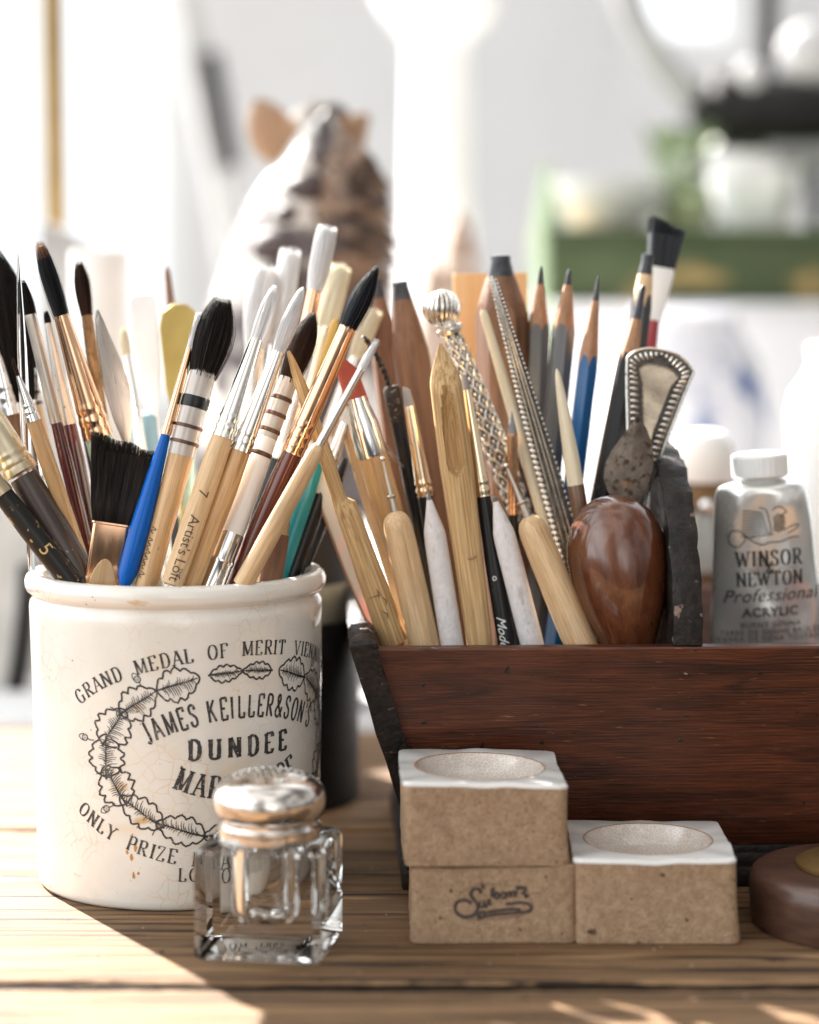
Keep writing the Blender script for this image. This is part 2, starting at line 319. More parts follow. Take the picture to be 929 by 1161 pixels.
# ------------------------------------------------------------------ lettering
GL = {
'A': (.78, ['.06,0|.39,1', '.39,1|.72,0', '.2,.34|.58,.34'], 'f'), 'B': (.7, ['.16,0|.16,1', '~.16,1|.42,1|.58,.9|.58,.64|.42,.54|.16,.54', '~.16,.54|.46,.54|.64,.42|.64,.12|.46,0|.16,0'], 'f'),
'C': (.74, ['~.66,.72|.58,.92|.38,1|.18,.88|.08,.5|.18,.12|.38,0|.58,.08|.66,.26'], ''), 'D': (.76, ['.16,0|.16,1', '~.16,1|.42,1|.62,.84|.68,.5|.62,.16|.42,0|.16,0'], 'f'),
'E': (.68, ['.14,0|.14,1', '.14,1|.6,1|.6,.8', '.14,.52|.46,.52', '.14,0|.6,0|.6,.2'], 'f'), 'F': (.64, ['.14,0|.14,1', '.14,1|.58,1|.58,.8', '.14,.52|.44,.52'], 'f'),
'G': (.8, ['~.66,.74|.58,.92|.4,1|.18,.88|.08,.5|.18,.12|.4,0|.56,.06|.64,.2', '.64,0|.64,.4', '.5,.42|.76,.42'], ''), 'I': (.36, ['.18,0|.18,1'], 'f'),
'J': (.5, ['.36,1|.36,.24', '~.36,.26|.32,.06|.18,0|.06,.1'], 't'), 'K': (.76, ['.15,0|.15,1', '.64,1|.15,.42', '.32,.6|.68,0'], 'f'),
'L': (.64, ['.14,0|.14,1', '.14,0|.58,0|.58,.24'], 'f'), 'M': (.94, ['.12,0|.14,1', '.14,1|.46,.05', '.46,.05|.8,1', '.8,1|.82,0'], 'f'),
'N': (.82, ['.14,0|.14,1', '.14,1|.68,0', '.68,0|.68,1'], 'f'), 'O': (.8, ['~.4,1|.18,.88|.08,.5|.18,.12|.4,0|.62,.12|.72,.5|.62,.88|.4,1'], ''),
'P': (.68, ['.16,0|.16,1', '~.16,1|.44,1|.6,.9|.6,.6|.44,.48|.16,.48'], 'f'), 'R': (.76, ['.16,0|.16,1', '~.16,1|.44,1|.6,.9|.6,.62|.44,.52|.16,.52', '.36,.52|.68,0'], 'f'),
'S': (.64, ['~.54,.76|.48,.94|.3,1|.12,.9|.12,.68|.32,.53|.52,.38|.54,.12|.34,0|.14,.06|.08,.26'], ''), 'T': (.72, ['.36,0|.36,1', '.06,.8|.06,1|.66,1|.66,.8'], 'b'),
'U': (.8, ['.15,1|.15,.25', '~.15,.28|.2,.06|.4,0|.6,.06|.66,.28', '.66,.25|.66,1'], 't'), 'V': (.78, ['.06,1|.4,0', '.4,0|.72,1'], 't'),
'W': (1.08, ['.06,1|.32,0', '.32,0|.54,.9', '.54,.9|.76,0', '.76,0|1.02,1'], 't'), 'Y': (.76, ['.06,1|.38,.48', '.7,1|.38,.48', '.38,.48|.38,0'], 'f'),
'Z': (.68, ['.1,.8|.1,1|.58,1', '.58,1|.08,0', '.08,0|.6,0|.6,.22'], ''), '&': (.84, ['~.76,.46|.6,.14|.36,0|.14,.1|.12,.32|.36,.56|.52,.78|.42,1|.26,.96|.24,.76|.42,.44|.78,0'], ''),
'1': (.44, ['.22,0|.22,1', '.22,1|.08,.84'], 'b'), '8': (.62, ['~.31,1|.12,.88|.14,.64|.31,.54|.5,.4|.5,.1|.31,0|.1,.1|.12,.4|.31,.54|.48,.64|.5,.88|.31,1'], ''),
'6': (.62, ['~.5,.86|.36,1|.16,.84|.08,.4|.16,.06|.34,0|.52,.14|.5,.46|.3,.56|.1,.36'], ''), '2': (.62, ['~.1,.74|.14,.94|.32,1|.5,.88|.48,.62|.26,.32|.08,.02', '.08,.02|.54,.02|.54,.2'], ''),
'7': (.6, ['.08,.82|.08,1|.52,1', '.52,1|.22,0'], ''), '3': (.6, ['~.1,.82|.2,.98|.4,.98|.5,.78|.4,.58|.26,.54', '~.26,.54|.46,.5|.54,.26|.4,.02|.18,.02|.08,.18'], ''), "'": (.2, ['.1,1|.1,.78'], ''),
}
def ribbon(mb, pts, th, mapf, mi=0):
    n = len(pts)
    if n < 2: return
    vs = []
    for i, p in enumerate(pts):
        a = pts[max(i-1, 0)]; b = pts[min(i+1, n-1)]
        d = (b[0]-a[0], b[1]-a[1]); l = hypot(*d) or 1; nx, ny = -d[1]/l, d[0]/l
        t = th[i] if isinstance(th, list) else th
        vs.append(mapf(p[0]+nx*t/2, p[1]+ny*t/2)); vs.append(mapf(p[0]-nx*t/2, p[1]-ny*t/2))
    mb.add(vs, [(2*i, 2*i+1, 2*i+3, 2*i+2) for i in range(n-1)], mi)
def parse(s):
    cur = s[0] == '~'; s = s.lstrip('~'); pts = [tuple(float(q) for q in p.split(',')) for p in s.split('|')]
    if cur: pts = smoothpath(pts, 5)
    else:
        o = []
        for a, b in zip(pts, pts[1:]):
            for k in range(3): o.append((a[0]+(b[0]-a[0])*k/3, a[1]+(b[1]-a[1])*k/3))
        pts = o+[pts[-1]]
    return cur, pts
def lettering(mb, text, pos, size, mapf, wx=.8, gap=.1, thick=.17, thin=.06, serif=True, mi=0, space=.45, jit=0.0):
    adv = []
    for ch in text: adv.append((GL[ch][0] if ch in GL else space)*wx*size+gap*size)
    s = -sum(adv)/2
    for ch, a in zip(text, adv):
        if ch in GL:
            w, strokes, sf = GL[ch]; u0, v0, an = pos(s+a/2); ca, sa = cos(an), sin(an)
            def loc(x, y):
                X = (x-w/2)*wx*size; Y = (y-.5)*size
                return (u0+X*ca-Y*sa, v0+X*sa+Y*ca)
            for st in strokes:
                cur, pts = parse(st); th = []
                for i in range(len(pts)):
                    a0 = pts[max(i-1, 0)]; b0 = pts[min(i+1, len(pts)-1)]
                    dx, dy = (b0[0]-a0[0])*wx, b0[1]-a0[1]; l = hypot(dx, dy) or 1; dx /= l; dy /= l
                    if serif:
                        f = abs(dy)**1.5
                        if not cur and dx*dy > .08: f *= .25
                        t = thin+(thick-thin)*f
                    else: t = thick
                    th.append(t*size*(1+jit*rnd.uniform(-1, 1)))
                ribbon(mb, [loc(*p) for p in pts], th, mapf, mi)
                if serif and not cur and sf:
                    for e in (pts[0], pts[-1]):
                        if (e[1] == 0 and sf in 'fb') or (e[1] == 1 and sf in 'ft'):
                            if abs(pts[0][1]-pts[-1][1]) > .4:
                                h = .16/wx*.8; y = e[1]+(thin*.5 if e[1] == 0 else -thin*.5)
                                ribbon(mb, [loc(e[0]-h, y), loc(e[0], y), loc(e[0]+h, y)], max(thin, .07)*size, mapf, mi)
        s += a
def on_ellipse(a, b, cu, cv, top=True, shift=0.0):
    tab = []; L = 0; prev = None; N = 720
    for i in range(N+1):
        t = (pi-pi*i/N)*1.0 if top else (-pi+pi*i/N)
        t = (pi+.5-(pi+1.0)*i/N) if top else (-pi-.5+(pi+1.0)*i/N)
        p = (a*cos(t), b*sin(t))
        if prev: L += hypot(p[0]-prev[0], p[1]-prev[1])
        tab.append((L, p)); prev = p
    mid = min(range(N+1), key=lambda i: abs(tab[i][1][0])+(0 if (tab[i][1][1] > 0) == top else 99)); Lm = tab[mid][0]
    def pos(s):
        tgt = Lm+s+shift; i = 1
        lo, hi = 1, N
        while lo < hi:
            md = (lo+hi)//2
            if tab[md][0] < tgt: lo = md+1
            else: hi = md
        i = lo; p, q = tab[i-1][1], tab[i][1]
        return cu+q[0], cv+q[1], atan2(q[1]-p[1], q[0]-p[0])
    return pos
def straight(cu, cv, an=0.0):
    return lambda s: (cu+s*cos(an), cv+s*sin(an), an)
def sans(mb, text, mapf, size, cu=0, cv=0, shear=0.0, space=1.0, mi=0, bold=0.0, align='CENTER'):
    cu_ = bpy.data.curves.new('t', 'FONT'); cu_.body = text; cu_.size = size; cu_.shear = shear; cu_.align_x = align
    cu_.space_character = space; cu_.offset = bold; cu_.resolution_u = 3
    o = bpy.data.objects.new('t', cu_); COL.objects.link(o)
    dg = bpy.context.evaluated_depsgraph_get(); me = bpy.data.meshes.new_from_object(o.evaluated_get(dg))
    import bmesh
    bm = bmesh.new(); bm.from_mesh(me); bmesh.ops.triangulate(bm, faces=bm.faces)
    for _ in range(3):
        lg = [e for e in bm.edges if e.calc_length() > size*.14]
        if not lg: break
        bmesh.ops.subdivide_edges(bm, edges=lg, cuts=1); bmesh.ops.triangulate(bm, faces=bm.faces)
    bm.verts.index_update()
    mb.add([mapf(v.co.x+cu, v.co.y+cv) for v in bm.verts], [tuple(v.index for v in f.verts) for f in bm.faces], mi); bm.free()
    bpy.data.objects.remove(o); bpy.data.curves.remove(cu_); bpy.data.meshes.remove(me)

# ------------------------------------------------------------------ containers (for how deep a tool reaches)
JC = Pz(198, 1010, 0); JC = Vector((-7.30, 74.0, 0))
BX = Vector((0, 72.6, 0)); BYAW = radians(2.2)
BR = Matrix.Rotation(BYAW, 3, 'Z')
def in_crock(p, r): return p.z > .75+r*.3 and (p.z > 9.9 or hypot(p.x-JC.x, p.y-JC.y) < 3.95-r)
def in_tote(p, r):
    q = BR.inverted() @ (p-BX)
    if q.z > 7.9: return True
    t = (q.z-1.2)/6.55
    return q.z > 1.3+r*.3 and q.y > .85-1.7*t+r and q.x > .95-1.95*t+r and q.y < 9.8 and (q.x < 7.85-r or q.x > 8.9+r)

# ------------------------------------------------------------------ tools
class Tool:
    def __init__(s, name, label, cat, A, B, cont=None, r=.4, group=None, maxlen=14, roll=0.0):
        a = P(*A); b = P(*B); ax = (b-a).normalized(); t = 0.0
        if cont:
            while t < maxlen and cont(a-ax*(t+.1), r): t += .1
        s.o = a-ax*t; s.ax = ax
        y = (s.o-CAM); y.normalize(); y = y-ax*y.dot(ax); y.normalize(); x = y.cross(ax)
        R = Matrix((x, y, ax)).transposed() @ Matrix.Rotation(roll, 3, 'Z')
        s.root = bpy.data.objects.new(name, None); COL.objects.link(s.root); s.root.empty_display_size = .01
        s.root.matrix_world = Matrix.Translation(s.o*K) @ R.to_4x4()
        tag(s.root, label, cat, group); s.name = name
    def z(s, py):
        if py is None: return 0.0
        lo, hi = -3.0, 40.0
        for _ in range(40):
            m = (lo+hi)/2
            if proj(s.o+s.ax*m)[1] > py: lo = m
            else: hi = m
        return lo
    def c(s, z): return proj(s.o+s.ax*z)[2]/F
    def prof(s, lst):
        out = []
        for py, w in lst:
            z = s.z(py); out.append((z, w*s.c(z)/2))
        return out
    def part(s, name, mat, lst, sx=1, sy=1, seg=28, fn=None, cap0=True, cap1=True, parent=None):
        mb = MB(); pr = s.prof(lst)
        # round the profile softly with extra rings
        mb.rev(pr, seg, sx, sy, 0, cap0, cap1, fn=fn)
        return obj(name, mb, mat, parent or s.root)
    def ferrule(s, mat, top, bot, crimps=(.80, .9), sy=1, name='ferrule', depth=.05, seg=32):
        (z1, r1), (z0, r0) = s.prof([top, bot]); pr = []
        n = 40
        for i in range(n+1):
            t = i/n; r = r1+(r0-r1)*t
            for c in crimps: r *= 1+depth*math.exp(-((t-c)/.018)**2)-depth*.8*math.exp(-((t-c-.045)/.018)**2)
            pr.append((z1+(z0-z1)*t, r))
        pr[0] = (z1, r1*.97); pr.append((z0, r0*.9))
        mb = MB(); mb.rev(pr[::-1], seg, 1, sy); return obj(name, mb, mat, s.root)
    def tuft(s, mat, base, mx, tip, n=130, sy=1, bend=0.0, rad=.010, name='bristle_tuft', core=.86, stray=4, mat2=None, fl=.10, blunt=False):
        (zb, rb), (zm, rm), (zt, rt) = s.prof([base, mx, tip]); L = zt-zb
        tm = (zm-zb)/L
        def R(t):
            if t < tm:
                q = t/tm; return rb+(rm-rb)*sin(q*pi/2)
            q = (t-tm)/(1-tm); return rt+(rm-rt)*(cos(q*pi/2) if not blunt else 1-.75*q**3)
        mb = MB()
        pr = [(zb+L*i/14*.95-.05, max(.004, R(i/14*.97)*core)) for i in range(15)]
        rings = []
        for z, r in pr:
            t = max(0, (z-zb)/L)
            rings.append([(r*cos(2*pi*j/20)+bend*t*t, r*sin(2*pi*j/20)*sy, z) for j in range(20)])
        mb.loft(rings)
        for i in range(int(n*1.9)):
            a = rnd.uniform(0, 2*pi); q = sqrt(rnd.uniform(.6, 1.0)); e = rnd.uniform(1-fl*2.2, 1.0)
            if i < stray: e = rnd.uniform(.6, 1.0); q *= 1.25
            if not blunt: e = 1-(1-e)*q
            pts = []; rs = []; wob = rnd.gauss(0, .03); wob2 = rnd.gauss(0, .03)
            for k in range(7):
                t = k/6*e; r = R(t)*q
                pts.append((r*cos(a)+bend*t*t+wob*t*t, r*sin(a)*sy+wob2*t*t, zb+L*t)); rs.append(rad*(1-.75*(k/6)**2))
            mb.tube(pts, rs, 3, 0 if not mat2 else 0)
        mats = [mat]
        if mat2:
            mats = [mat, mat2]
            mb.m = [1 if sum(mb.v[i][2] for i in f)/len(f) > zb+L*.84 else 0 for f in mb.f]
        return obj(name, mb, mats, s.root, ang=60)
    def smap(s, prof, sgn=1, off=.006):
        pr = sorted(s.prof(prof))
        def rad(z):
            for (z0, r0), (z1, r1) in zip(pr, pr[1:]):
                if z0 <= z <= z1: return r0+(r1-r0)*(z-z0)/(z1-z0)
            return pr[-1][1] if z > pr[-1][0] else pr[0][1]
        def f(u, v):          # u runs down the handle, v to the right
            z = -u; r = rad(z)+off; a = v/r
            return (r*sin(a), -r*cos(a), z)
        return f

BR1 = 'brushes standing in the ceramic crock'
def brush(label, A, B, fer, handle, tuft, group=BR1, name='paint_brush', r=.35, cat='paint brush', roll=0.0, cont=in_crock):
    """fer=(mat, top, bot, crimps), handle=(mat, [(py,w)..] below the ferrule, ends at None), tuft=kwargs"""
    t = Tool(name, label, cat, A, B, cont, r, group, roll=roll)
    if tuft: t.tuft(**tuft)
    if fer: t.ferrule(fer[0], fer[1], fer[2], *(fer[3:] if len(fer) > 3 else ()))
    if handle: t.part('handle', handle[0], handle[1])
    return t

# ---- the crock's brushes, left to right
B_ = brush
t = B_('large black mop brush cut by the left edge, with chrome ferrule', (62, 655, 75.6), (-6, 283, 75.5), (M['chrome'], (455, 30), (560, 24)), (M['brownwood'], [(558, 20), (600, 22), (None, 14)]),
       dict(mat=M['hairblack'], base=(455, 30), mx=(350, 52), tip=(281, 8), n=520, stray=40, rad=.007))
t = B_('brown wide-haired brush with wired clear quill, right of the black mop at left edge', (80, 655, 76.2), (8, 322, 76.4), None, (M['tan'], [(462, 20), (520, 22), (None, 14)]),
       dict(mat=M['hairbrown'], base=(420, 22), mx=(365, 34), tip=(312, 16), n=420, stray=40, rad=.007))
ql = t.part('quill', M['quill'], [(422, 21), (440, 22), (466, 19)])
for y in (428, 446, 458): t.part('wire_binding', M['wire'], [(y-2, 21.5), (y, 23.5), (y+2, 21.5)][::-1], parent=ql)
t = Tool('clear_rod', 'clear acrylic rod handle with slanted tip, at the left edge of the crock', 'acrylic handle', (36, 640, 72.6), (20.5, 287, 72.2), in_crock, .2)
t.part('rod', M['acrylic'], [(287, 1.5), (300, 4), (395, 11), (470, 12), (None, 9)][::-1], seg=16)
B_('slim brush with short black hair, satin ferrule and burgundy handle, second from the clear rod', (104, 640, 73.6), (25, 318, 73.2), (M['satin'], (356, 13.5), (479, 15), ()), (M['burgundy'], [(478, 13.5), (520, 16), (600, 15), (None, 9)]),
   dict(mat=M['hairblack'], base=(358, 12.5), mx=(345, 14), tip=(317, 3), n=90))
B_('small brush with bright chrome cone ferrule and bare tan handle at left', (84, 610, 72.3), (20, 424, 72.0), (M['chrome'], (426, 5), (477, 19), (.66, .8)), (M['tan'], [(476, 16.5), (520, 19), (None, 10)]),
   dict(mat=M['hairbrown'], base=(428, 4.5), mx=(424, 4.5), tip=(405, 1), n=24))
B_('brush with narrow satin ferrule and dark red lacquered handle beside its copper neighbour', (104, 612, 74.2), (54, 362, 74.2), (M['satin'], (366, 8), (481, 20), ()), (M['burgundy'], [(480, 18), (520, 21), (600, 20), (None, 10)]),
   dict(mat=M['hairblack'], base=(368, 7), mx=(364, 7.5), tip=(352, 3), n=40))
B_('large filbert brush with black ginger-tipped hair, rose copper ferrule and mint handle', (140, 590, 73.6), (45, 276, 72.8), (M['copper'], (357, 17), (495, 35), (.76, .86)), (M['mint'], [(494, 31), (530, 33), (600, 26), (None, 12)]),
   dict(mat=M['hairblue'], base=(360, 16), mx=(318, 20), tip=(273, 7), n=190, mat2=M['hairtip'], stray=8))
B_('round brown-haired brush with tarnished bronze ferrule, beside the palette knife', (128, 560, 75.6), (89.5, 296, 75.2), (M['bronze'], (356, 12.5), (440, 16), (.15, .5)), (M['bronze'], [(439, 14), (500, 15), (None, 9)]),
   dict(mat=M['hairbrown'], base=(358, 12), mx=(325, 17), tip=(295, 5), n=120))
# palette knife
t = Tool('palette_knife', 'steel palette knife blade between bronze-ferruled brush and flat black brush', 'palette knife', (158, 560, 74.6), (112, 352, 74.2), in_crock, .3, roll=radians(12))
mb = MB(); c = t.c(t.z(430))
z0, z1 = t.z(505), t.z(350)
outl = []
for q, l, rr in ((0, -4, 4), (.06, -6, 6), (.2, -10, 12), (.42, -13, 17), (.62, -11, 13), (.8, -9, 7), (.93, -6, 3), (.985, -3, 1), (1.0, -1, 0)):
    outl.append((z0+(z1-z0)*q, l*c, rr*c))
ring = []
for z, l, rr in outl: ring.append([(l, .05, z), (l+.02, 0, z), ((l+rr)/2, -.03, z), (rr-.02, 0, z), (rr, .05, z), ((l+rr)/2, .07, z)])
mb.loft(ring); obj('blade', mb, M['steel'], t.root)
t.part('shank', M['steel'], [(None, 9), (507, 9), (498, 7)]); 
# old stout brushes leaning at the left
B_('stout old brush with dull brass ferrule and umber handle leaning far left', (97, 662, 71.9), (-22, 455, 72.4), (M['brass'], (458, 30), (536, 40), (.74, .86)), (M['umber'], [(540, 33), (600, 37), (660, 36), (None, 22)]),
   dict(mat=M['hairblack'], base=(460, 28), mx=(440, 34), tip=(405, 20), n=120), r=.5)
t = B_('worn black handled brush with gold numeral, lowest leaning at the far left', (84, 663, 71.4), (-28, 520, 71.6), (M['brass'], (515, 20), (561, 26), (.5,)), (M['blackworn'], [(560, 23), (600, 27), (663, 27), (None, 17)]),
   dict(mat=M['hairbrown'], base=(516, 19), mx=(505, 21), tip=(485, 8), n=80))
mb = MB(); z = t.z(626); sans(mb, '5', t.smap([(560, 23), (600, 27), (663, 27)]), .62, -z-.1, -.2); obj('numeral', mb, M['inkgold'], t.root)
# wide flat brush
t = Tool('flat_brush', 'wide flat brush with square black hair and copper ferrule, front left of crock', 'paint brush', (116, 664, 71.2), (140, 502, 71.4), in_crock, .25, BR1)
mb = MB(); zb, zt = t.z(592), t.z(500); c = t.c(zb)
for i in range(1100):
    f = rnd.uniform(-1, 1); d = rnd.uniform(-1, 1); pts = []; w0 = 21.5*c; w1 = 37*c
    e = 1-.13*rnd.random()**2+.015*sin(f*7)
    for k in range(6):
        q = k/5*e
        pts.append((f*(w0+(w1-w0)*q**.8)+.03*q*rnd.uniform(-1, 1), d*(.34-.18*q), zb+(zt-zb-.17*f*q)*q))
    mb.tube(pts, [.012, .012, .012, .011, .009, .004], 3)
mb.loft([[(-w, -h, z), (w, -h, z), (w, h, z), (-w, h, z)] for z, w, h in ((zb-.1, 21*c, .3), (zb+.5, 24.5*c, .3), (zb+(zt-zb)*.85, 33*c, .15))])
obj('bristle_tuft', mb, M['hairblack'], t.root, ang=60)
mb = MB(); zq = t.z(664)
def rr(w, h, z, n=5, c0=.12):
    pts = []
    for cx, cy, a0 in ((w-c0, h-c0, 0), (-w+c0, h-c0, 90), (-w+c0, -h+c0, 180), (w-c0, -h+c0, 270)):
        for k in range(n): 
            a = radians(a0+90*k/(n-1)); pts.append((cx+c0*cos(a), cy+c0*sin(a), z))
    return pts
mb.loft([rr(19*c, .33, zq-.4), rr(20*c, .34, zq+.15), rr(20.5*c, .36, zq+.2), rr(21*c, .36, zb-.08), rr(22.5*c, .39, zb-.05), rr(22.5*c, .39, zb)])
obj('ferrule', mb, M['copper'], t.root)
mb = MB(); out = [(cos(radians(a))*17*c, zq-.5+sin(radians(a))*1.35) for a in range(0, 181, 12)]
mb.prism(out, -.40, -.33, b=.02); obj('handle_shoulder', mb, M['tan'], t.root)
mb = MB(); mb.loft([rr(6*c, .2, 0, c0=.1), rr(8*c, .26, max(.3, zq*.5), c0=.12), rr(16*c, .3, zq-.42)]); obj('handle', mb, M['tan'], t.root)
# blue brush
B_('thin brush with bright blue lacquered handle and tiny white tip', (141, 664, 70.6), (227, 352, 72.0), (M['copper'], (395, 7.5), (493, 12.5), (.84, .93)), (M['blue'], [(492, 10.5), (540, 17.5), (600, 23.5), (650, 22), (None, 12)]),
   dict(mat=M['hairwhite'], base=(398, 6.5), mx=(380, 7.5), tip=(352, 5), n=60))
# natural quill mop
hp = [(515, 29.5), (560, 27.5), (663, 25), (None, 16)]
t = B_('fluffy black mop brush with clear quill, two wire rings and natural handle', (166, 664, 70.7), (253, 338, 72.2), None, (M['wood'], hp),
       dict(mat=M['hairblack'], base=(428, 28), mx=(382, 43), tip=(337, 17), n=760, rad=.0065, fl=.09, stray=60))
ql = t.part('quill', M['quill'], [(517, 30.5), (505, 31), (470, 31), (456, 31.5), (430, 31), (420, 30)])
t.part('dark_band', M['black'], [(463, 31.5), (461, 32.4), (452, 32.6), (450, 31.8)], parent=ql)
for y in (484, 502): t.part('wire_binding', M['wire'], [(y+2, 31), (y+1.4, 33.4), (y-1.4, 33.6), (y-2, 31)], parent=ql)
mb = MB(); sm = t.smap(hp); 
for k, y in enumerate((600, 612, 618, 626, 633, 640, 650)):
    z = t.z(y); ribbon(mb, smoothpath([(-z, -.2), (-z+.07, -.02-.03*(k % 3)), (-z+.12, -.22), (-z+.2, -.1)], 4), .03, lambda a, b: sm(a, b-.12))
obj('script_marking', mb, M['inkbrown'], t.root)
# stencilled natural handle brush
hp = [(496, 24), (520, 26.5), (600, 27), (663, 25), (None, 16)]
t = B_('white synthetic brush with pale natural handle stencilled with lettering and a 7', (195, 664, 70.4), (311, 326, 72.0), (M['silver'], (383, 14), (496, 26), (.80, .9)), (M['pale'], hp),
       dict(mat=M['hairwhite'], base=(385, 14.5), mx=(360, 17), tip=(323, 2), n=150))
mb = MB(); sm = t.smap(hp); sans(mb, "Artist's Loft", sm, .46, -(t.z(585)), -.15, align='LEFT', space=.95); sans(mb, '7', sm, .44, -(t.z(556)), -.15, align='LEFT'); sans(mb, 'TM', sm, .17, -(t.z(643)), .04, align='LEFT')
obj('stencilled_lettering', mb, M['inkbrown'], t.root)
B_('white synthetic brush with honey natural handle and tapered nickel ferrule', (215, 664, 70.9), (343, 327, 71.8), (M['silver'], (397, 13.5), (511, 25), (.82, .91)), (M['wood'], [(510, 23), (560, 26), (663, 24.5), (None, 15)]),
   dict(mat=M['hairwhite'], base=(399, 13.5), mx=(372, 19), tip=(325, 2), n=170))
# white handled quill
t = B_('dark brown pointed quill mop with white handle and silver end ferrule', (240, 664, 71.3), (355.5, 356, 73.0), None, (M['white'], [(493, 22.5), (520, 25.5), (604, 29), (606, 27)]),
       dict(mat=M['hairbrown'], base=(434, 20), mx=(392, 29), tip=(354, 4), n=520, rad=.0065, stray=30))
ql = t.part('quill', M['quill'], [(496, 23.5), (470, 23.5), (440, 22.5), (429, 21.5)])
for y in (452, 470, 488): t.part('wire_binding', M['wire'], [(y+2.4, 23.3), (y+1.8, 25.4), (y-1.8, 25.2), (y-2.4, 23)], parent=ql)
t.part('lower_ring', M['wire'], [(517, 25.4), (516, 27), (513, 26.8), (512, 25)])
t.part('end_ferrule', M['chrome'], [(604, 29.6), (610, 30.2), (632, 29.6), (634, 31.5), (637, 31.5), (639, 29.5), (665, 29.5), (None, 24)])
B_('pointed blue-black brush with long copper ferrule and mahogany handle', (268, 660, 71.9), (424.5, 303, 71.2), (M['copper'], (369, 19), (513, 26), (.78, .86, .93)), (M['mahog'], [(512, 22.5), (540, 25.5), (600, 25), (663, 19), (None, 11)]),
   dict(mat=M['hairblue'], base=(371, 18.5), mx=(345, 25), tip=(300, 1.5), n=300, bend=.08, stray=6))
B_('thin white tipped brush whose bare pale handle crosses the front of the bundle', (277, 660, 70.5), (428, 386, 70.0), (M['silver'], (417, 8.5), (506, 11), (.9,)), (M['pale'], [(505, 12), (512, 18), (540, 20), (600, 22), (663, 23), (None, 15)]),
   dict(mat=M['hairwhite'], base=(419, 8), mx=(408, 9), tip=(384, 3), n=60))
# shadowed handles at the crock's right
B_('flat brown brush handle with olive ferrule standing at right rim of crock', (305, 665, 73.0), (326, 545, 73.6), (M['brass'], (548, 18), (606, 24), ()), (M['brownwood'], [(606, 26), (640, 28), (None, 20)]), None)
B_('teal painted handle at the right inside rim of the crock', (312, 665, 74.0), (366, 500, 74.6), None, (M['teal'], [(500, 12), (520, 19), (560, 23), (620, 22), (None, 15)]), None)
B_('black handled brush leaning right beside the teal handle', (330, 655, 74.4), (385, 498, 75.2), (M['chrome'], (480, 11), (530, 17)), (M['black'], [(529, 15), (590, 21), (None, 12)]), dict(mat=M['hairwhite'], base=(482, 10), mx=(470, 12), tip=(450, 6), n=40))
B_('second black handle, slimmer and nearest the right rim of the crock', (343, 652, 74.9), (392, 520, 75.8), None, (M['black'], [(520, 8), (560, 15), (None, 10)]), None)
# out of focus white brushes behind
for lab, A, B, mt, fm, hm, by, w0, w1, w2 in (
    ('broad white brush, wider of the two at back of the crock', (262, 640, 76.2), (300, 302, 79.0), 'hairwhite', 'silver', 'white', 395, 22, 36, 27),
    ('tall rounded white brush just right of the broad white one', (278, 640, 76.6), (330, 283, 79.6), 'hairwhite', 'silver', 'white', 390, 17, 25, 22),
    ('tallest pearl white brush with rosy ferrule, at back of the crock', (292, 640, 75.8), (372, 257, 77.2), 'hairwhite', 'copper', 'white', 328, 17, 24, 19),
    ('cream bristle brush behind the blue-black pointed one', (306, 640, 76.6), (386, 302, 80.0), 'haircream', 'gold', 'wood', 372, 20, 27, 23),
    ('short cream brush peeping over the right rim bundle, blurred', (318, 640, 76.8), (424, 352, 79.0), 'haircream', 'silver', 'white', 405, 17, 23, 18)):
    B_(lab, A, B, (M[fm], (by, w0), (by+90, w0*1.05), (.8,)), (M[hm], [(by+89, w0*.9), (by+150, w0), (None, 9)]), dict(mat=M[mt], base=(by+2, w0), mx=((by+B[1])/2, w1), tip=(B[1]-2, w2), n=200, rad=.013, blunt=True, fl=.05))
B_('chrome ferruled brush whose bristle leaves the frame at the left edge', (56, 655, 74.9), (-16, 340, 75.2), (M['chrome'], (366, 12), (470, 20), (.7, .82)), (M['brownwood'], [(469, 18), (540, 20), (None, 11)]), dict(mat=M['hairwhite'], base=(368, 11), mx=(356, 12), tip=(338, 3), n=60))
B_('slim dark handled brush between copper ferrule and bronze ferrule, mostly hidden', (122, 600, 76.2), (72, 372, 76.4), (M['silver'], (392, 7), (470, 12), (.8,)), (M['black'], [(469, 11), (540, 13), (None, 8)]), dict(mat=M['hairbrown'], base=(394, 7), mx=(385, 8), tip=(368, 2), n=40))
B_('ochre yellow handle glimpsed behind the copper ferruled pointed brush', (300, 640, 75.6), (381, 362, 77.4), None, (M['ochre'], [(362, 5), (368, 9), (420, 12), (520, 14), (None, 9)]), None, r=.3)
B_('pale mint handle behind the gold spatula and black mop', (214, 640, 77.4), (214, 402, 78.4), None, (M['mint'], [(402, 8), (410, 12), (480, 15), (None, 10)]), None, r=.3)
B_('small white brush leaning behind the quill with the white handle', (274, 640, 75.0), (352, 402, 76.6), (M['silver'], (432, 9), (520, 14), (.82,)), (M['black'], [(519, 13), (580, 15), (None, 9)]), dict(mat=M['hairwhite'], base=(434, 9), mx=(422, 11), tip=(400, 4), n=60))
B_('narrow bright tube ferruled brush between the palette knife and white spatula', (178, 630, 76.0), (140, 372, 77.6), (M['chrome'], (402, 9), (480, 14), (.8,)), (M['white'], [(479, 12), (540, 15), (None, 9)]), dict(mat=M['haircream'], base=(404, 9), mx=(392, 10), tip=(370, 4), n=60))
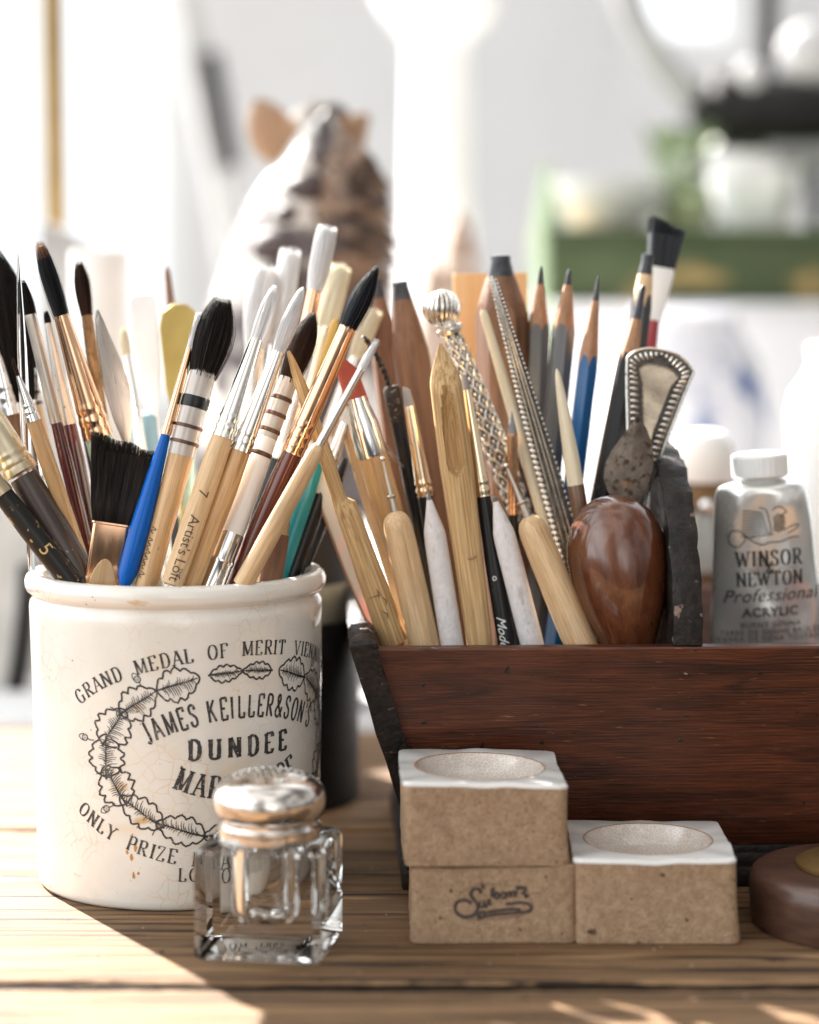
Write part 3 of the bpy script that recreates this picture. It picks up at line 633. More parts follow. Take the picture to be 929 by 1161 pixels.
# spatulas behind
t = Tool('gold_spatula', 'blurred gold metal spatula with pointed shoulder at back of the crock', 'spatula', (210, 640, 77.2), (203, 342, 79.4), in_crock, .3)
c = t.c(t.z(400)); z0, z1, z2, z3 = t.z(500), t.z(440), t.z(372), t.z(345)
mb = MB(); mb.prism([(-5*c, z0), (5*c, z0), (17*c, z1), (23*c, z2), (20*c, z3-.3), (8*c, z3), (-8*c, z3), (-20*c, z3-.3), (-23*c, z2), (-17*c, z1)], -.08, .08, b=.03); obj('blade', mb, M['goldflat'], t.root)
t.part('handle', M['goldflat'], [(None, 9), (500, 10), (495, 9)])
t = Tool('plastic_spatula', 'blurred white plastic spatula left of the gold one', 'spatula', (190, 640, 76.4), (160, 332, 79.2), in_crock, .3)
c = t.c(t.z(400)); z0, z1, z2, z3 = t.z(470), t.z(410), t.z(385), t.z(334)
mb = MB(); mb.prism([(-6*c, z0), (6*c, z0), (14*c, z1), (15*c, z2), (15*c, z3-.2), (11*c, z3), (-11*c, z3), (-15*c, z3-.2), (-16*c, z2), (-13*c, z1)], -.12, .12, b=.05); obj('blade', mb, M['plastic'], t.root)
t.part('handle', M['plastic'], [(None, 12), (470, 13), (465, 12)])
B_('teal tipped tan handle blurred behind the gold spatula', (225, 640, 77.2), (189, 303, 81.0), None, (M['brownwood'], [(303, 3), (310, 7), (350, 10), (None, 12)]), None, r=.3)
B_('dusty blue handle between palette knife and blue brush, blurred', (176, 640, 76.6), (160, 468, 78.0), None, (M['dustblue'], [(468, 20), (476, 38), (520, 40), (600, 24), (None, 12)]), None, r=.6)

# ------------------------------------------------------------------ the crock
crock = thing('ceramic_crock', 'cream crackled stoneware marmalade crock with black transfer lettering and wreath', 'crock', JC)
def RJ(z): return 4.40+.155*min(1, max(0, z/9))
mb = MB()
prof = [(0.02, .2), (0.0, 4.15), (.03, 4.3), (.12, 4.37), (.3, 4.405)]+[(z, RJ(z)) for z in (1, 2, 3, 4, 5, 6, 7, 8, 8.5)]
prof += [(8.72, 4.55), (8.88, 4.53), (8.99, 4.47), (9.06, 4.42), (9.12, 4.43), (9.17, 4.53), (9.24, 4.62), (9.36, 4.67), (9.55, 4.675), (9.68, 4.63), (9.78, 4.53), (9.82, 4.40), (9.80, 4.24), (9.72, 4.1), (9.55, 4.03), (9.2, 4.0), (5, 3.98), (1.0, 3.95), (.7, 3.7), (.62, 3.2), (.6, .2)]
mb.rev(prof, 128, fn=lambda a, z: 1+.0035*sin(2*a+.6)+.002*sin(3*a+z*.4))
obj('body', mb, M['crock'], crock, ang=50)
PHI0 = radians(25.4+5.6); VC = 4.72
def jmap(u, v):
    z = VC+v; R = RJ(z); a = PHI0+u/4.5
    aa = atan2(-cos(a), sin(a)); R *= 1+.0035*sin(2*aa+.6)+.002*sin(3*aa+z*.4)
    R += .012
    return (R*sin(a), -R*cos(a), z)
mb = MB()
lettering(mb, 'GRAND MEDAL OF MERIT VIENNA 1873', on_ellipse(6.1, 3.16, 0, 0), .43, jmap, wx=.90, gap=.165, thick=.16, thin=.06, space=.8, jit=.12)
lettering(mb, "JAMES KEILLER&SON'S", on_ellipse(6.6, 6.6, 0, -5.18), .66, jmap, wx=.56, gap=.145, thick=.115, serif=False, space=.34, jit=.12)
lettering(mb, 'DUNDEE', straight(0, .20), .60, jmap, wx=.86, gap=.36, thick=.22, thin=.12, jit=.18)
lettering(mb, 'MARMALADE', on_ellipse(5.0, 5.0, 0, 3.95, top=False), .68, jmap, wx=.70, gap=.16, thick=.17, thin=.06, jit=.12)
lettering(mb, 'ONLY PRIZE MEDAL FOR MARMALADE', on_ellipse(6.0, 3.22, 0, 0, top=False), .44, jmap, wx=.90, gap=.17, thick=.16, thin=.06, space=.8, jit=.12)
lettering(mb, 'LONDON 1862', on_ellipse(9, 2.0, 0, -1.62, top=False), .40, jmap, wx=.95, gap=.30, thick=.15, thin=.055, space=.8, jit=.12)
def leaf(cx, cy, an, L, Wd, seed):
    r = random.Random(seed); ca, sa = cos(an), sin(an)
    def T(x, y): return (cx+x*ca-y*sa, cy+x*sa+y*ca)
    for sd in (1, -1):
        pts = []
        for i in range(61):
            t = i/60; w = Wd*sin(pi*min(1, t**.85))**.7*(.80+.30*abs(sin(t*4.6*pi+sd*.25)))*(.96+.08*r.random())
            pts.append(T((t-.5)*L, sd*w*.5))
        ribbon(mb, pts, .055, jmap)
        for i in range(5, 35, 2):
            t = i/40; w = Wd*sin(pi*t**.85)**.75
            l = (.3+.55*r.random()) if sd == -1 else (.15+.4*r.random())
            ribbon(mb, [T((t-.5)*L, 0), T((t-.5)*L+.05*L*.8, sd*w*.25*l), T((t-.5)*L+.05*L, sd*w*.5*l)], [.032, .026, .012], jmap)
    ribbon(mb, [T(-L*.56, .01), T(-L*.2, .02), T(L*.2, -.01), T(L*.46, 0)], [.07, .055, .045, .03], jmap)
def acorn(cx, cy, an):
    ca, sa = cos(an), sin(an)
    T = lambda x, y: (cx+x*ca-y*sa, cy+x*sa+y*ca)
    ribbon(mb, [T(-.32, 0), T(-.18, .03), T(-.05, 0)], .03, jmap)
    ribbon(mb, [T(.02+.10*cos(q*pi/5), .10*sin(q*pi/5)) for q in range(11)], .028, jmap)
    ribbon(mb, [T(.06, -.10), T(.16, -.085), T(.24, -.02), T(.25, .02), T(.16, .085), T(.06, .10)], .026, jmap)
    for k in (-.05, 0, .05): ribbon(mb, [T(-.04, k), T(.07, k)], .014, jmap)
NL = 7
for sgn in (-1, 1):
    for k in range(9):
        f = 83-k*20.8            # angle from the top of the ellipse down one side
        t = radians(90+sgn*(90-f)) if True else 0
        ex, ey = 4.22*cos(t), 2.48*sin(t)
        dx, dy = -4.22*sin(t)*sgn, 2.48*cos(t)*sgn
        L = 1.32 if k else 1.02; Wd = .98 if k else .5
        if abs(cos(t)) > .85: L = 1.3; Wd = 1.14
        elif k > 4: L = 1.55; Wd = .84
        leaf(ex, ey, atan2(-dy, -dx), L, Wd, k*3+sgn)
        if k in (1, 2, 3, 4, 5, 6):
            t2 = t+sgn*.20; n = 1.0 if k != 5 else .82
            ox = 1.07 if k % 2 else .93
            acorn(4.5*cos(t2)*ox*1.04, 2.68*sin(t2)*(ox+.05), atan2(sin(t2), cos(t2))+(0 if k % 2 else pi))
obj('transfer_print', mb, M['ink'], crock, smooth=False)
# rusty runs on the lower left of the glaze
mb = MB()
for i in range(26):
    a = radians(-17+5.6)+rnd.gauss(0, .022)+.03*sin(i*.7); z = 2.9-i*.078
    r = abs(rnd.gauss(.018, .014))+.006
    R = RJ(z)+.010; hh = r*rnd.uniform(1, 2.6); pts = []
    for q in range(9):
        b = 2*pi*q/9; k = rnd.uniform(.7, 1.3); aa = a+r*k*cos(b)/R
        pts.append((R*sin(aa), -R*cos(aa), z+hh*k*sin(b)))
    if rnd.random() < .6: mb.add(pts, [tuple(range(9))])
obj('rust_stain', mb, mk('rust_stain', (.42, .17, .03), (.55, .27, .07), 3*(300,), .5), crock, smooth=False)

# ------------------------------------------------------------------ the tote
tote = thing('wooden_tote', 'antique dark red-brown wooden tool tote with flared sides and raised middle divider', 'tote', BX, rotz=BYAW)
def slab(name, b, t, mat, nu=1, jit=.02, bev=.06):
    """board between bottom quad b and top quad t, softly bevelled and a little uneven"""
    b = [Vector(p) for p in b]; t = [Vector(p) for p in t]
    mb = MB(); cb = sum(b, Vector())/4; ct = sum(t, Vector())/4
    def inset(q, c, d): 
        out = []
        for i in range(4):
            p = q[i]; e1 = (q[(i+1) % 4]-p).normalized(); e2 = (q[i-1]-p).normalized(); out.append(p+(e1+e2)*d)
        return out
    def sub(q, s):
        pts = []
        for i in range(4):
            p, r = q[i], q[(i+1) % 4]; n = max(1, int((r-p).length/1.2))
            for k in range(cnt[i]): pts.append(p.lerp(r, k/cnt[i])+Vector((rnd.uniform(-1, 1), rnd.uniform(-1, 1), rnd.uniform(-1, 1)))*s)
        return pts
    cnt = [max(1, int((b[(i+1) % 4]-b[i]).length/1.0)) for i in range(4)]
    up = (ct-cb).normalized(); rings = [sub(inset(b, cb, bev), 0)]
    n = 7
    for i in range(n+1):
        f = i/n; f = bev/(ct-cb).length+f*(1-2*bev/(ct-cb).length)
        rings.append(sub([x.lerp(y, f) for x, y in zip(b, t)], jit if 0 < i < n else jit*.7))
    rings.append(sub(inset(t, ct, bev), jit*.5)); mb.loft(rings)
    return obj(name, mb, mat, tote, ang=45)
slab('front_panel', [(.9, .05, 1.22), (15.6, .05, 1.22), (15.6, .75, 1.22), (.9, .75, 1.22)], [(-1.05, -1.65, 7.75), (17.5, -1.65, 7.75), (17.5, -.95, 7.75), (-1.05, -.95, 7.75)], M['box'], jit=.008)
slab('back_panel', [(.9, 10.2, 1.22), (15.6, 10.2, 1.22), (15.6, 10.9, 1.22), (.9, 10.9, 1.22)], [(-1.05, 11.9, 7.75), (17.5, 11.9, 7.75), (17.5, 12.6, 7.75), (-1.05, 12.6, 7.75)], M['box'])
slab('end_board', [(.12, -.1, 1.22), (.86, -.1, 1.22), (.86, 11.0, 1.22), (.12, 11.0, 1.22)], [(-1.92, -1.85, 7.98), (-1.12, -1.95, 8.12), (-1.12, 12.8, 8.12), (-1.92, 12.7, 7.98)], M['boxdark'], jit=.035, bev=.16)
slab('end_board', [(15.64, -.1, 1.22), (16.4, -.1, 1.22), (16.4, 11.0, 1.22), (15.64, 11.0, 1.22)], [(17.56, -1.85, 8.1), (18.35, -1.85, 8.0), (18.35, 12.7, 8.0), (17.56, 12.7, 8.1)], M['boxdark'], jit=.035, bev=.16)
mb = MB()
mb.box(-.25, 16.8, -.45, 11.4, 0, .62, .08); mb.box(-.12, 16.7, -.24, 11.2, .60, 1.02, .07); mb.box(.0, 16.5, -.06, 11.05, .98, 1.24, .04)
obj('plinth', mb, M['boxdark'], tote)
mb = None
for nx_, nz_ in ((8.35, 6.9), (8.42, 5.55), (8.30, 4.75), (.35, 6.6), (.9, 4.4)):
    tt = (nz_-1.22)/6.53; yy = .05-1.7*tt; mb = MB()
    mb.ell((nx_, yy-.005, nz_), (.075, 0, 0), (0, .02, -.005), (0, 0, .06), 10, 6)
    obj('nail', mb, M['darkiron'], tote)
# divider with a high worn arch
arch = [(.9, 1.3), (-.95, 7.70), (-1.62, 7.80), (-1.60, 8.15), (-1.42, 8.9), (-1.15, 9.75), (-.7, 10.7), (-.1, 11.5), (.7, 12.2), (1.6, 12.75), (2.6, 13.15), (3.9, 13.4), (5.5, 13.5), (7, 13.4), (8.3, 13.1), (9.6, 12.5), (10.8, 11.4), (11.6, 9.8), (11.85, 8.0), (10.1, 1.3)]
def arch_pt(i, q): return arch[i]
mb = MB(); x0, x1 = 7.93, 8.82; dense = []
for (a, b), (c, d) in zip(arch, arch[1:]+arch[:1]):
    n = max(1, int(hypot(c-a, d-b)/.3))
    for k in range(n): dense.append((a+(c-a)*k/n, b+(d-b)*k/n))
cx, cz = 5.4, 6.5; rings = []
nz = [rnd.gauss(0, .03) for _ in dense]; nx = [rnd.gauss(0, .03) for _ in dense]
for xx, sh in ((x0+.02, .12), (x0, .05), (x0+.12, 0), ((x0+x1)/2, -.02), (x1-.12, 0), (x1, .05), (x1-.02, .12)):
    ring = []
    for i, (y, z) in enumerate(dense):
        d = hypot(y-cx, z-cz); k = (d-sh+nz[i])/d
        if z < 7.8: k = (d-sh)/d
        ring.append((xx+nx[i]*.6, cx+(y-cx)*k, cz+(z-cz)*k))
    rings.append(ring)
mb.loft(rings); obj('divider', mb, M['boxwear'], tote, ang=50)

# ------------------------------------------------------------------ tools in the tote
T1 = 'sculpting and drawing tools standing in the tote'
ft = in_tote
# translucent folder
t = Tool('bone_folder', 'flat translucent white bone strip with brown edge, leaning at left of tote', 'bone folder', (429, 716, 74.6), (345, 492, 74.8), ft, .25, T1)
c = t.c(t.z(600)); mb = MB(); z1 = t.z(494)
mb.loft([rr(w*c, .09, z, c0=.07) for z, w in ((0, 6), (.8, 9), (t.z(650), 11), (t.z(560), 11), (t.z(510), 8), (z1-.15, 5), (z1, 2))]); obj('strip', mb, M['ivory'], t.root)
mb = MB(); mb.tube([(-(w+.5)*c, -.02, z) for z, w in ((.3, 8), (t.z(650), 11), (t.z(560), 11), (t.z(515), 8.5))], .045, 8); obj('brown_edge', mb, M['cedar'], t.root)
# bamboo reed pen
t = Tool('reed_pen', 'notched bamboo reed pen with long thin nib crossing towards the crock', 'reed pen', (446.5, 727, 73.7), (327.5, 398, 71.6), ft, .5, T1)
mb = MB(); c = t.c(t.z(560)); rings = []
for py, l, r_, h in ((None, -15, 15, 15), (727, -16.5, 16.5, 16), (650, -15, 15.5, 15), (610, -13.5, 14.5, 14), (585, -13, 14, 13), (572, -12.5, 14, 10), (566, -12, 6, 7), (557, -11, 5, 6), (520, -9.5, 7.5, 5.5), (450, -8, 7, 4), (420, -5.5, 5, 3), (405, -3.5, 3, 2), (398, -2.5, 1.5, 1.5)):
    z = t.z(py); cc = (l+r_)/2*c; hw = (r_-l)/2*c
    rings.append([(cc+hw*cos(2*pi*j/24), (h*c)*sin(2*pi*j/24)*(1 if sin(2*pi*j/24) < 0 else .8), z) for j in range(24)])
mb.loft(rings); obj('shaft', mb, M['bamboo'], t.root)
mb = MB()
for k, y in ((0, 668), (1, 678), (2, 692)):
    z = t.z(y); x = (2+5*k % 9)*c
    mb.tube([(x-.05*k, -.445, z+.15), (x+.02, -.448, z), (x-.02, -.448, z-.18)], [.008, .02, .006], 5)
z = t.z(671); mb.tube([(-.3, -.37, z), (0, -.455, z+.03), (.15, -.44, z)], [.006, .014, .006], 5)
obj('crack', mb, M['horn'], t.root)
# large red colour shaper
t = Tool('colour_shaper', 'colour shaper with wedge of brick red rubber, chrome ferrule and tan handle', 'colour shaper', (466, 665, 74.6), (389, 402, 74.4), ft, .4, T1)
c = t.c(t.z(440)); mb = MB(); z0, z1 = t.z(457), t.z(405)
rings = []
for q in (0, .25, .5, .75, 1):
    z = z0+(z1-z0)*q; w = (13.5-2.5*q)*c; h = (11.5*(1-q)+.8)*c
    rings.append([(w*cos(2*pi*j/20)*(1), h*sin(2*pi*j/20), z+(-.45*cos(2*pi*j/20))*q) for j in range(20)])
mb.loft(rings); obj('rubber_tip', mb, M['rubberred'], t.root)
t.part('ferrule', M['chrome'], [(517, 34), (514, 35), (480, 34), (462, 27), (451, 25)])
t.part('handle', M['tan'], [(None, 20), (660, 28), (580, 33), (530, 34), (516, 33)])
t = Tool('slim_handle', 'slim cream wooden handle behind the bamboo reed pen', 'tool handle', (451, 670, 75.6), (388, 452, 75.6), ft, .3, T1)
t.part('handle', M['pale'], [(None, 15), (660, 18), (560, 22), (490, 22), (462, 18), (454, 10)])
# ball styluses
def stylus(lab, A, B, top, w, ball, sh):
    t = Tool('ball_stylus', lab, 'ball stylus', A, B, ft, .5, T1); z = t.z(top); c = t.c(z); r = w*c/2
    mb = MB(); pr = [(0, r*.6), (.4, r*.85), (2, r*.98), (4, r*1.02), (z-1.2, r*.98), (z-.55, r*.93), (z-.3, r*.85), (z-.12, r*.66), (z-.03, r*.42), (z, r*.22)]
    mb.rev(pr, 32); obj('handle', mb, M['pale'], t.root)
    mb = MB(); zb = t.z(ball); mb.rev([(z-.1, .125), (z+.18, .12), (z+.42, .105), (z+.46, .15), (z+.5, .155), (z+.54, .1), (z+.8, .075), (zb-.1, .05)], 16); obj('stem', mb, M['satin'], t.root)
    mb = MB(); mb.ell((0, 0, zb), (.085, 0, 0), (0, .085, 0), (0, 0, .085), 16, 10); obj('ball_tip', mb, M['chrome'], t.root)
stylus('short round-topped pale wood ball stylus, next to the bamboo reed pen', (480.5, 727, 73.5), (434, 520, 73.5), 580, 35, 520, 0)
stylus('leaning pale wood ball stylus touching the dark wooden bulb', (656, 724, 73.3), (574, 528, 73.2), 586, 36.5, 528, 0)
# paper stumps
def stump(lab, A, B, w, sh):
    t = Tool('paper_stump', lab, 'blending stump', A, B, ft, .4, T1); 
    t.part('paper_roll', M['paper'], [(None, w*.9), (720, w), (sh+25, w*.98), (sh+6, w*.95), (sh, w*.9), (sh-18, w*.55), (B[1]+6, w*.22)])
    t.part('smudged_tip', M['smudge'], [(B[1]+9, w*.25), (B[1]+5, w*.22), (B[1]+1, w*.13), (B[1]-1, w*.05)])
stump('upright white paper blending stump left of the grooved bamboo tool', (512, 727, 73.5), (486, 560, 73.6), 26.5, 602)
stump('tilted white paper blending stump with grey smudge, right of black handle', (602.5, 726, 73.4), (560.5, 562, 73.3), 26.5, 602)
# grey colour shapers
def shaper(lab, A, B, base, bw, fb, fw, fm, hm, hw, mark=False, chisel=0.0):
    t = Tool('colour_shaper', lab, 'colour shaper', A, B, ft, .3, T1)
    c = t.c(t.z(base)); z0, z1 = t.z(base+2), t.z(B[1]); mb = MB(); rings = []
    for q in (0, .3, .6, .85, 1):
        w = bw*c/2*(1-.35*q if chisel else 1-.93*q); h = bw*c/2*(1-.75*q if chisel else 1-.93*q)
        rings.append([(w*cos(2*pi*j/16), h*sin(2*pi*j/16), z0+(z1-z0)*q-chisel*q*cos(2*pi*j/16)) for j in range(16)])
    mb.loft(rings); obj('rubber_tip', mb, M['rubbergrey'], t.root)
    t.ferrule(fm, (base, bw*1.0), (fb, fw), (.86, .94), 1, 'ferrule', .10)
    pr = [(None, hw*.7), (720, hw*.98), (640, hw), (fb+10, fw*.95), (fb-1, fw*.88)]
    t.part('handle', hm, pr)
    if mark:
        mb = MB(); sm = t.smap(pr[1:]); sans(mb, 'Modern', sm, .42, -(t.z(697)), -.2, shear=.5, align='LEFT'); sans(mb, 'o', sm, .3, -(t.z(655)), -.12)
        obj('white_lettering', mb, M['inkwhite'], t.root)
    return t
shaper('grey chisel-tipped colour shaper with pale gold ferrule, left of bamboo scoop', (505, 690, 75.0), (461, 440, 74.8), 460, 12.5, 562, 19, M['gold'], M['black'], 17, chisel=.07)
shaper('grey tipped colour shaper with black handle carrying white script lettering', (574, 727, 73.6), (526.5, 425, 74.2), 442, 11, 563, 18.5, M['gold'], M['black'], 20.5, True, chisel=.03)
shaper('small cone tipped grey colour shaper with copper ferrule behind second stump', (583, 660, 75.6), (580.5, 466, 75.2), 491, 12.5, 583, 12, M['copper'], M['black'], 12)
# wire needle tool
t = Tool('wire_tool', 'twisted iron wire hook set in scorched black handle', 'needle tool', (494, 690, 75.8), (444, 440, 75.8), ft, .25, T1)
t.part('handle', M['black'], [(None, 12), (600, 17), (476, 17)])
t.part('collar', M['darkiron'], [(478, 18), (460, 19), (442, 20), (438, 15)])
c = t.c(t.z(440)); z = t.z(442); mb = MB()
for ph in (0, pi):
    mb.tube([(-.04-.45*(k/24)**1.6+.05*cos(k*1.1+ph), .05*sin(k*1.1+ph), z+1.75*k/24) for k in range(25)], .05, 6)
mb.tube([(-.49, 0, z+1.75), (-.53, 0, z+1.85), (-.60, 0, z+1.8)], .045, 6)
obj('twisted_wire', mb, M['darkiron'], t.root)
mb = MB()
for k in range(3): mb.tube(smoothpath([(-.1, -.2, z-2.5), (-.35-.1*k, -.3, z-2.2+.3*k), (-.5, -.3, z-1.9-.2*k), (-.9-.2*k, -.25, z-2.7)], 5), .012, 5)
obj('loose_wire', mb, M['steel'], t.root)
# bamboo scoop
t = Tool('bamboo_scoop', 'broad pointed bamboo tool with long rounded groove, centre of the tote', 'bamboo tool', (543.5, 727, 73.6), (499.5, 388, 73.6), ft, .5, T1)
mb = MB(); c = t.c(t.z(560)); rings = []
NS = 96
for py, w, gf, g in ((None, 26, 0, 0), (727, 29.5, 0, 0), (660, 32, 0, 0), (600, 34.5, 0, 0), (560, 36.5, 0, 0), (541, 37.5, 0, 0), (538, 37.6, .08, .5), (536, 37.8, .2, .9), (532, 37.9, .36, 1), (526, 38, .47, 1), (516, 38, .53, 1), (500, 37.8, .51, 1), (480, 37.4, .45, .95), (460, 36.8, .36, .8), (446, 36.3, .22, .45), (436, 36, .06, .1), (430, 34.5, 0, 0), (420, 29, 0, 0), (410, 21, 0, 0), (396, 9, 0, 0), (389, 2, 0, 0)):
    z = t.z(py); hw = w*c/2; h = hw*.8; ring = []
    for j in range(NS):
        a = 2*pi*j/NS; x = hw*cos(a); y = h*sin(a)
        if sin(a) < 0 and g > 0:
            gw = hw*max(gf, .01)
            if abs(x) < gw: y += h*1.1*g*max(0, 1-(x/gw)**2)**.42
        if py and py < 440 and sin(a) < 0: y *= max(.35, (py-385)/58)
        ring.append((x, y, z))
    rings.append(ring)
mb.loft(rings); obj('shaft', mb, M['bamboo'], t.root, ang=30)
mb = MB(); z = t.z(631); mb.ell((.12, -.455*.86, z), (.14, 0, 0), (0, .02, 0), (.05, 0, .06), 12, 6); obj('knot', mb, M['cedar'], t.root)
# silver handle with fluted ball
t = Tool('ornate_silver_tool', 'ornate silver handle with fluted ball finial and scale-patterned shaft', 'silver handle', (598, 600, 76.2), (497.5, 340, 75.6), ft, .35, T1)
zc = t.z(349); c = t.c(zc); R = 20*c; mb = MB()
mb.rev([(zc+R*sin(radians(a)), R*.97*cos(radians(a))) for a in range(-80, 91, 10)], 32, mi=0)
for k in range(20):
    a = 2*pi*k/20; pts = []
    for q in range(13):
        ph = radians(-78+q*13+2); tw = a+ph*.45
        pts.append((R*cos(ph)*cos(tw), R*cos(ph)*sin(tw), zc+R*sin(ph)))
    mb.tube(pts, [R*.135*max(.2, cos(radians(-78+q*13))) for q in range(13)], 6, mi=1)
obj('ball_finial', mb, [M['oxid'], M['ornate']], t.root)
z = t.z(373); mb = MB(); mb.rev([(z-.2, .26), (z-.12, .40), (z, .43), (z+.06, .42), (z+.1, .3), (z+.3, .26), (z+.45, .34), (z+.55, .22)], 28); obj('collar', mb, M['ornate'], t.root)
mb = MB(); zt = z-.15; zlo = t.z(590); prs = [(0, .22), (zlo, .36), (t.z(500), .385), (t.z(450), .36), (t.z(400), .29), (zt, .245)]
def rad_at(z):
    for (a, r0), (b, r1) in zip(prs, prs[1:]):
        if a <= z <= b: return r0+(r1-r0)*(z-a)/(b-a)
    return prs[-1][1]
mb.rev(prs, 28, mi=0)
row = 0; zz = zt-.15
while zz > zlo:
    r = rad_at(zz); n = 6; hgt = .23
    for k in range(n):
        a0 = 2*pi*(k+.5*(row % 2))/n; pts = []
        for q in range(13):
            b = 2*pi*q/12; da = cos(b)*2*pi/n*.40; dz = sin(b)*hgt*(1.0 if sin(b) > 0 else 1.25)
            rr_ = rad_at(zz+dz)+.015; pts.append((rr_*cos(a0+da), rr_*sin(a0+da), zz+dz))
        mb.tube(pts, .036, 5, mi=1)
        rr_ = rad_at(zz)+.01; er = Vector((cos(a0), sin(a0), 0)); et = Vector((-sin(a0), cos(a0), 0))
        mb.ell(er*rr_+Vector((0, 0, zz-.03)), et*.055, er*.04, Vector((0, 0, .09)), 8, 5, mi=1)
    zz -= .27; row += 1
obj('scale_shaft', mb, [M['oxid'], M['ornate']], t.root)
# bone stick
t = Tool('bone_stick', 'slender cream bone stick with rounded tip between ball handle and silver spike', 'bone stick', (624, 610, 75.4), (547.5, 351, 76.2), ft, .2, T1)
t.part('stick', M['bone'], [(None, 12), (580, 16), (500, 14), (420, 11.5), (360, 9.5), (354, 8), (351, 4)], sy=.7)
# silver spike
t = Tool('silver_spike', 'tapering flat silver spike with beaded ornament along both edges', 'silver spike', (648, 630, 74.9), (558, 313, 75.8), ft, .35, T1, roll=radians(-8))
c = t.c(t.z(500)); mb = MB(); ws = [(None, 14), (614, 15), (522, 13.5), (460, 11), (409, 8.5), (360, 6), (330, 4.5), (318, 3.5), (313, 2)]
ws = [(t.z(a), b*c) for a, b in ws]
mb.loft([[(-w, -.05, z), (-w*.45, -.10, z), (w*.5, -.13, z), (w, -.04, z), (w, .05, z), (-w, .06, z)] for z, w in ws], mi=0)
def wat(z):
    for (a, r0), (b, r1) in zip(ws, ws[1:]):
        if a <= z <= b: return r0+(r1-r0)*(z-a)/(b-a)
    return ws[-1][1]
z = ws[1][0]-2.0; ztop = ws[-1][0]-.15
while z < ztop:
    w = wat(z); s_ = .045+.045*w/.4
    mb.ell((-w*.72, -.10, z), (w*.30, 0, -.04), (0, .06, 0), (.01, 0, s_), 8, 5, mi=1)
    mb.ell((w*.93, -.05, z), (.035, 0, 0), (0, .05, 0), (0, 0, s_*.75), 6, 4, mi=1)
    z += s_*2.15
for k in (-.28, .15, .5): mb.tube([(w*k, -.115-.02*k, z) for z, w in ws[1:]], .022, 6, mi=1)
obj('beaded_blade', mb, [M['oxid'], M['ornate']], t.root)
# pencils
def pencil(lab, A, B, lead_y, lead_w, cone_y, w, paint, group='sharpened pencils in the tote', name='pencil', cat='pencil', hexa=True, body2=None, cone='cedar', roll=.3, lead_blunt=.25, sy=1):
    t = Tool(name, lab, cat, A, B, ft, .4, group, roll=roll); c = t.c(t.z(cone_y)); r = w*c/2; zt = t.z(B[1]); zl = t.z(lead_y); zc = t.z(cone_y)
    rl = lead_w*c/2; sl = (r-rl)/(zl-zc); N = 48
    def hx(a): return (r*.93/cos(((a+pi/6) % (pi/3))-pi/6)*.97) if hexa else r
    def zb(a): return zl-(hx(a)-rl)/sl+(.03*sin(a*7)+.02*sin(a*13))*(1 if hexa else 1)
    angs = [2*pi*j/N for j in range(N)]
    def ring(rf, zf): return [(rf(a)*cos(a), rf(a)*sin(a)*sy, zf(a)) for a in angs]
    mb = MB(); mb.loft([ring(hx, lambda a: 0), ring(hx, lambda a: zc*.5), ring(hx, lambda a: zb(a)-.01)], cap1=False); obj('painted_body', mb, paint, t.root, ang=25)
    mb = MB(); mb.loft([ring(lambda a: hx(a)*.985, lambda a: zb(a)-.06), ring(lambda a: hx(a)*.985, lambda a: zb(a)), ring(lambda a: (hx(a)+rl)/2, lambda a: (zb(a)+zl)/2), ring(lambda a: rl, lambda a: zl)]); obj('sharpened_wood', mb, M[cone], t.root)
    mb = MB(); mb.loft([ring(lambda a: rl*.98, lambda a: zl-.03), ring(lambda a: rl*.97, lambda a: zl+.02+.06*sin(a*2)), ring(lambda a: rl*(.45+lead_blunt*.5), lambda a: zl+(zt-zl)*.7), ring(lambda a: rl*lead_blunt*1.4, lambda a: zl+(zt-zl)*.94), ring(lambda a: rl*lead_blunt*.8, lambda a: zt)]); obj('lead', mb, M['lead'], t.root)
    return t
pencil('dark grey graphite pencil, leftmost slim pencil beside the chunky wooden one', (604, 560, 78.2), (613.5, 302, 78.0), 322, 7.5, 372, 25, M['pencilgrey'])
pencil('mid grey graphite pencil between the dark grey pencil and the blue one', (621, 560, 77.0), (646, 305, 77.2), 323, 9, 374, 26, M['pencilgrey'])
pencil('royal blue pencil with sharp graphite point', (645, 590, 76.4), (679, 313, 77.0), 341, 7.5, 412, 23.5, M['bluepaint'], roll=.1)
pencil('black pencil with cut conical wood, standing before a thicker lead pencil', (683, 560, 76.2), (729.5, 324, 77.0), 362, 11, 408, 24, M['black'], lead_blunt=.45)
pencil('navy pencil with thick grey lead, behind the black pencil', (700, 560, 77.4), (735, 288, 78.6), 312, 17, 345, 23, M['pencildark'], lead_blunt=.6, cone='pale')
pencil('chunky brown woodcased crayon with slanted dark lead, left of ball-topped handle', (500, 640, 77.0), (454, 319, 77.6), 340, 22, 402, 44, M['brownwood'], 'chunky woodcased crayons', 'chunky_crayon', 'crayon', cone='brownwood', lead_blunt=.55, sy=.6)
pencil('brown woodcased crayon with black tip, behind the slanted lead one', (470, 640, 78.2), (428, 316, 79.6), 338, 14, 400, 38, M['brownwood'], 'chunky woodcased crayons', 'chunky_crayon', 'crayon', cone='brownwood', lead_blunt=.5, sy=.6)
pencil('largest woodcased crayon with broad faceted graphite tip against pale wood block', (575, 600, 77.8), (567.5, 289, 78.2), 314, 33, 352, 58, M['brownwood'], 'chunky woodcased crayons', 'chunky_crayon', 'crayon', cone='brownwood', lead_blunt=.5, roll=.5)
t = Tool('pale_wood_block', 'pale squared wooden block standing behind the largest crayon', 'wood block', (560, 600, 80.6), (556, 308, 81.0), ft, .6, T1)
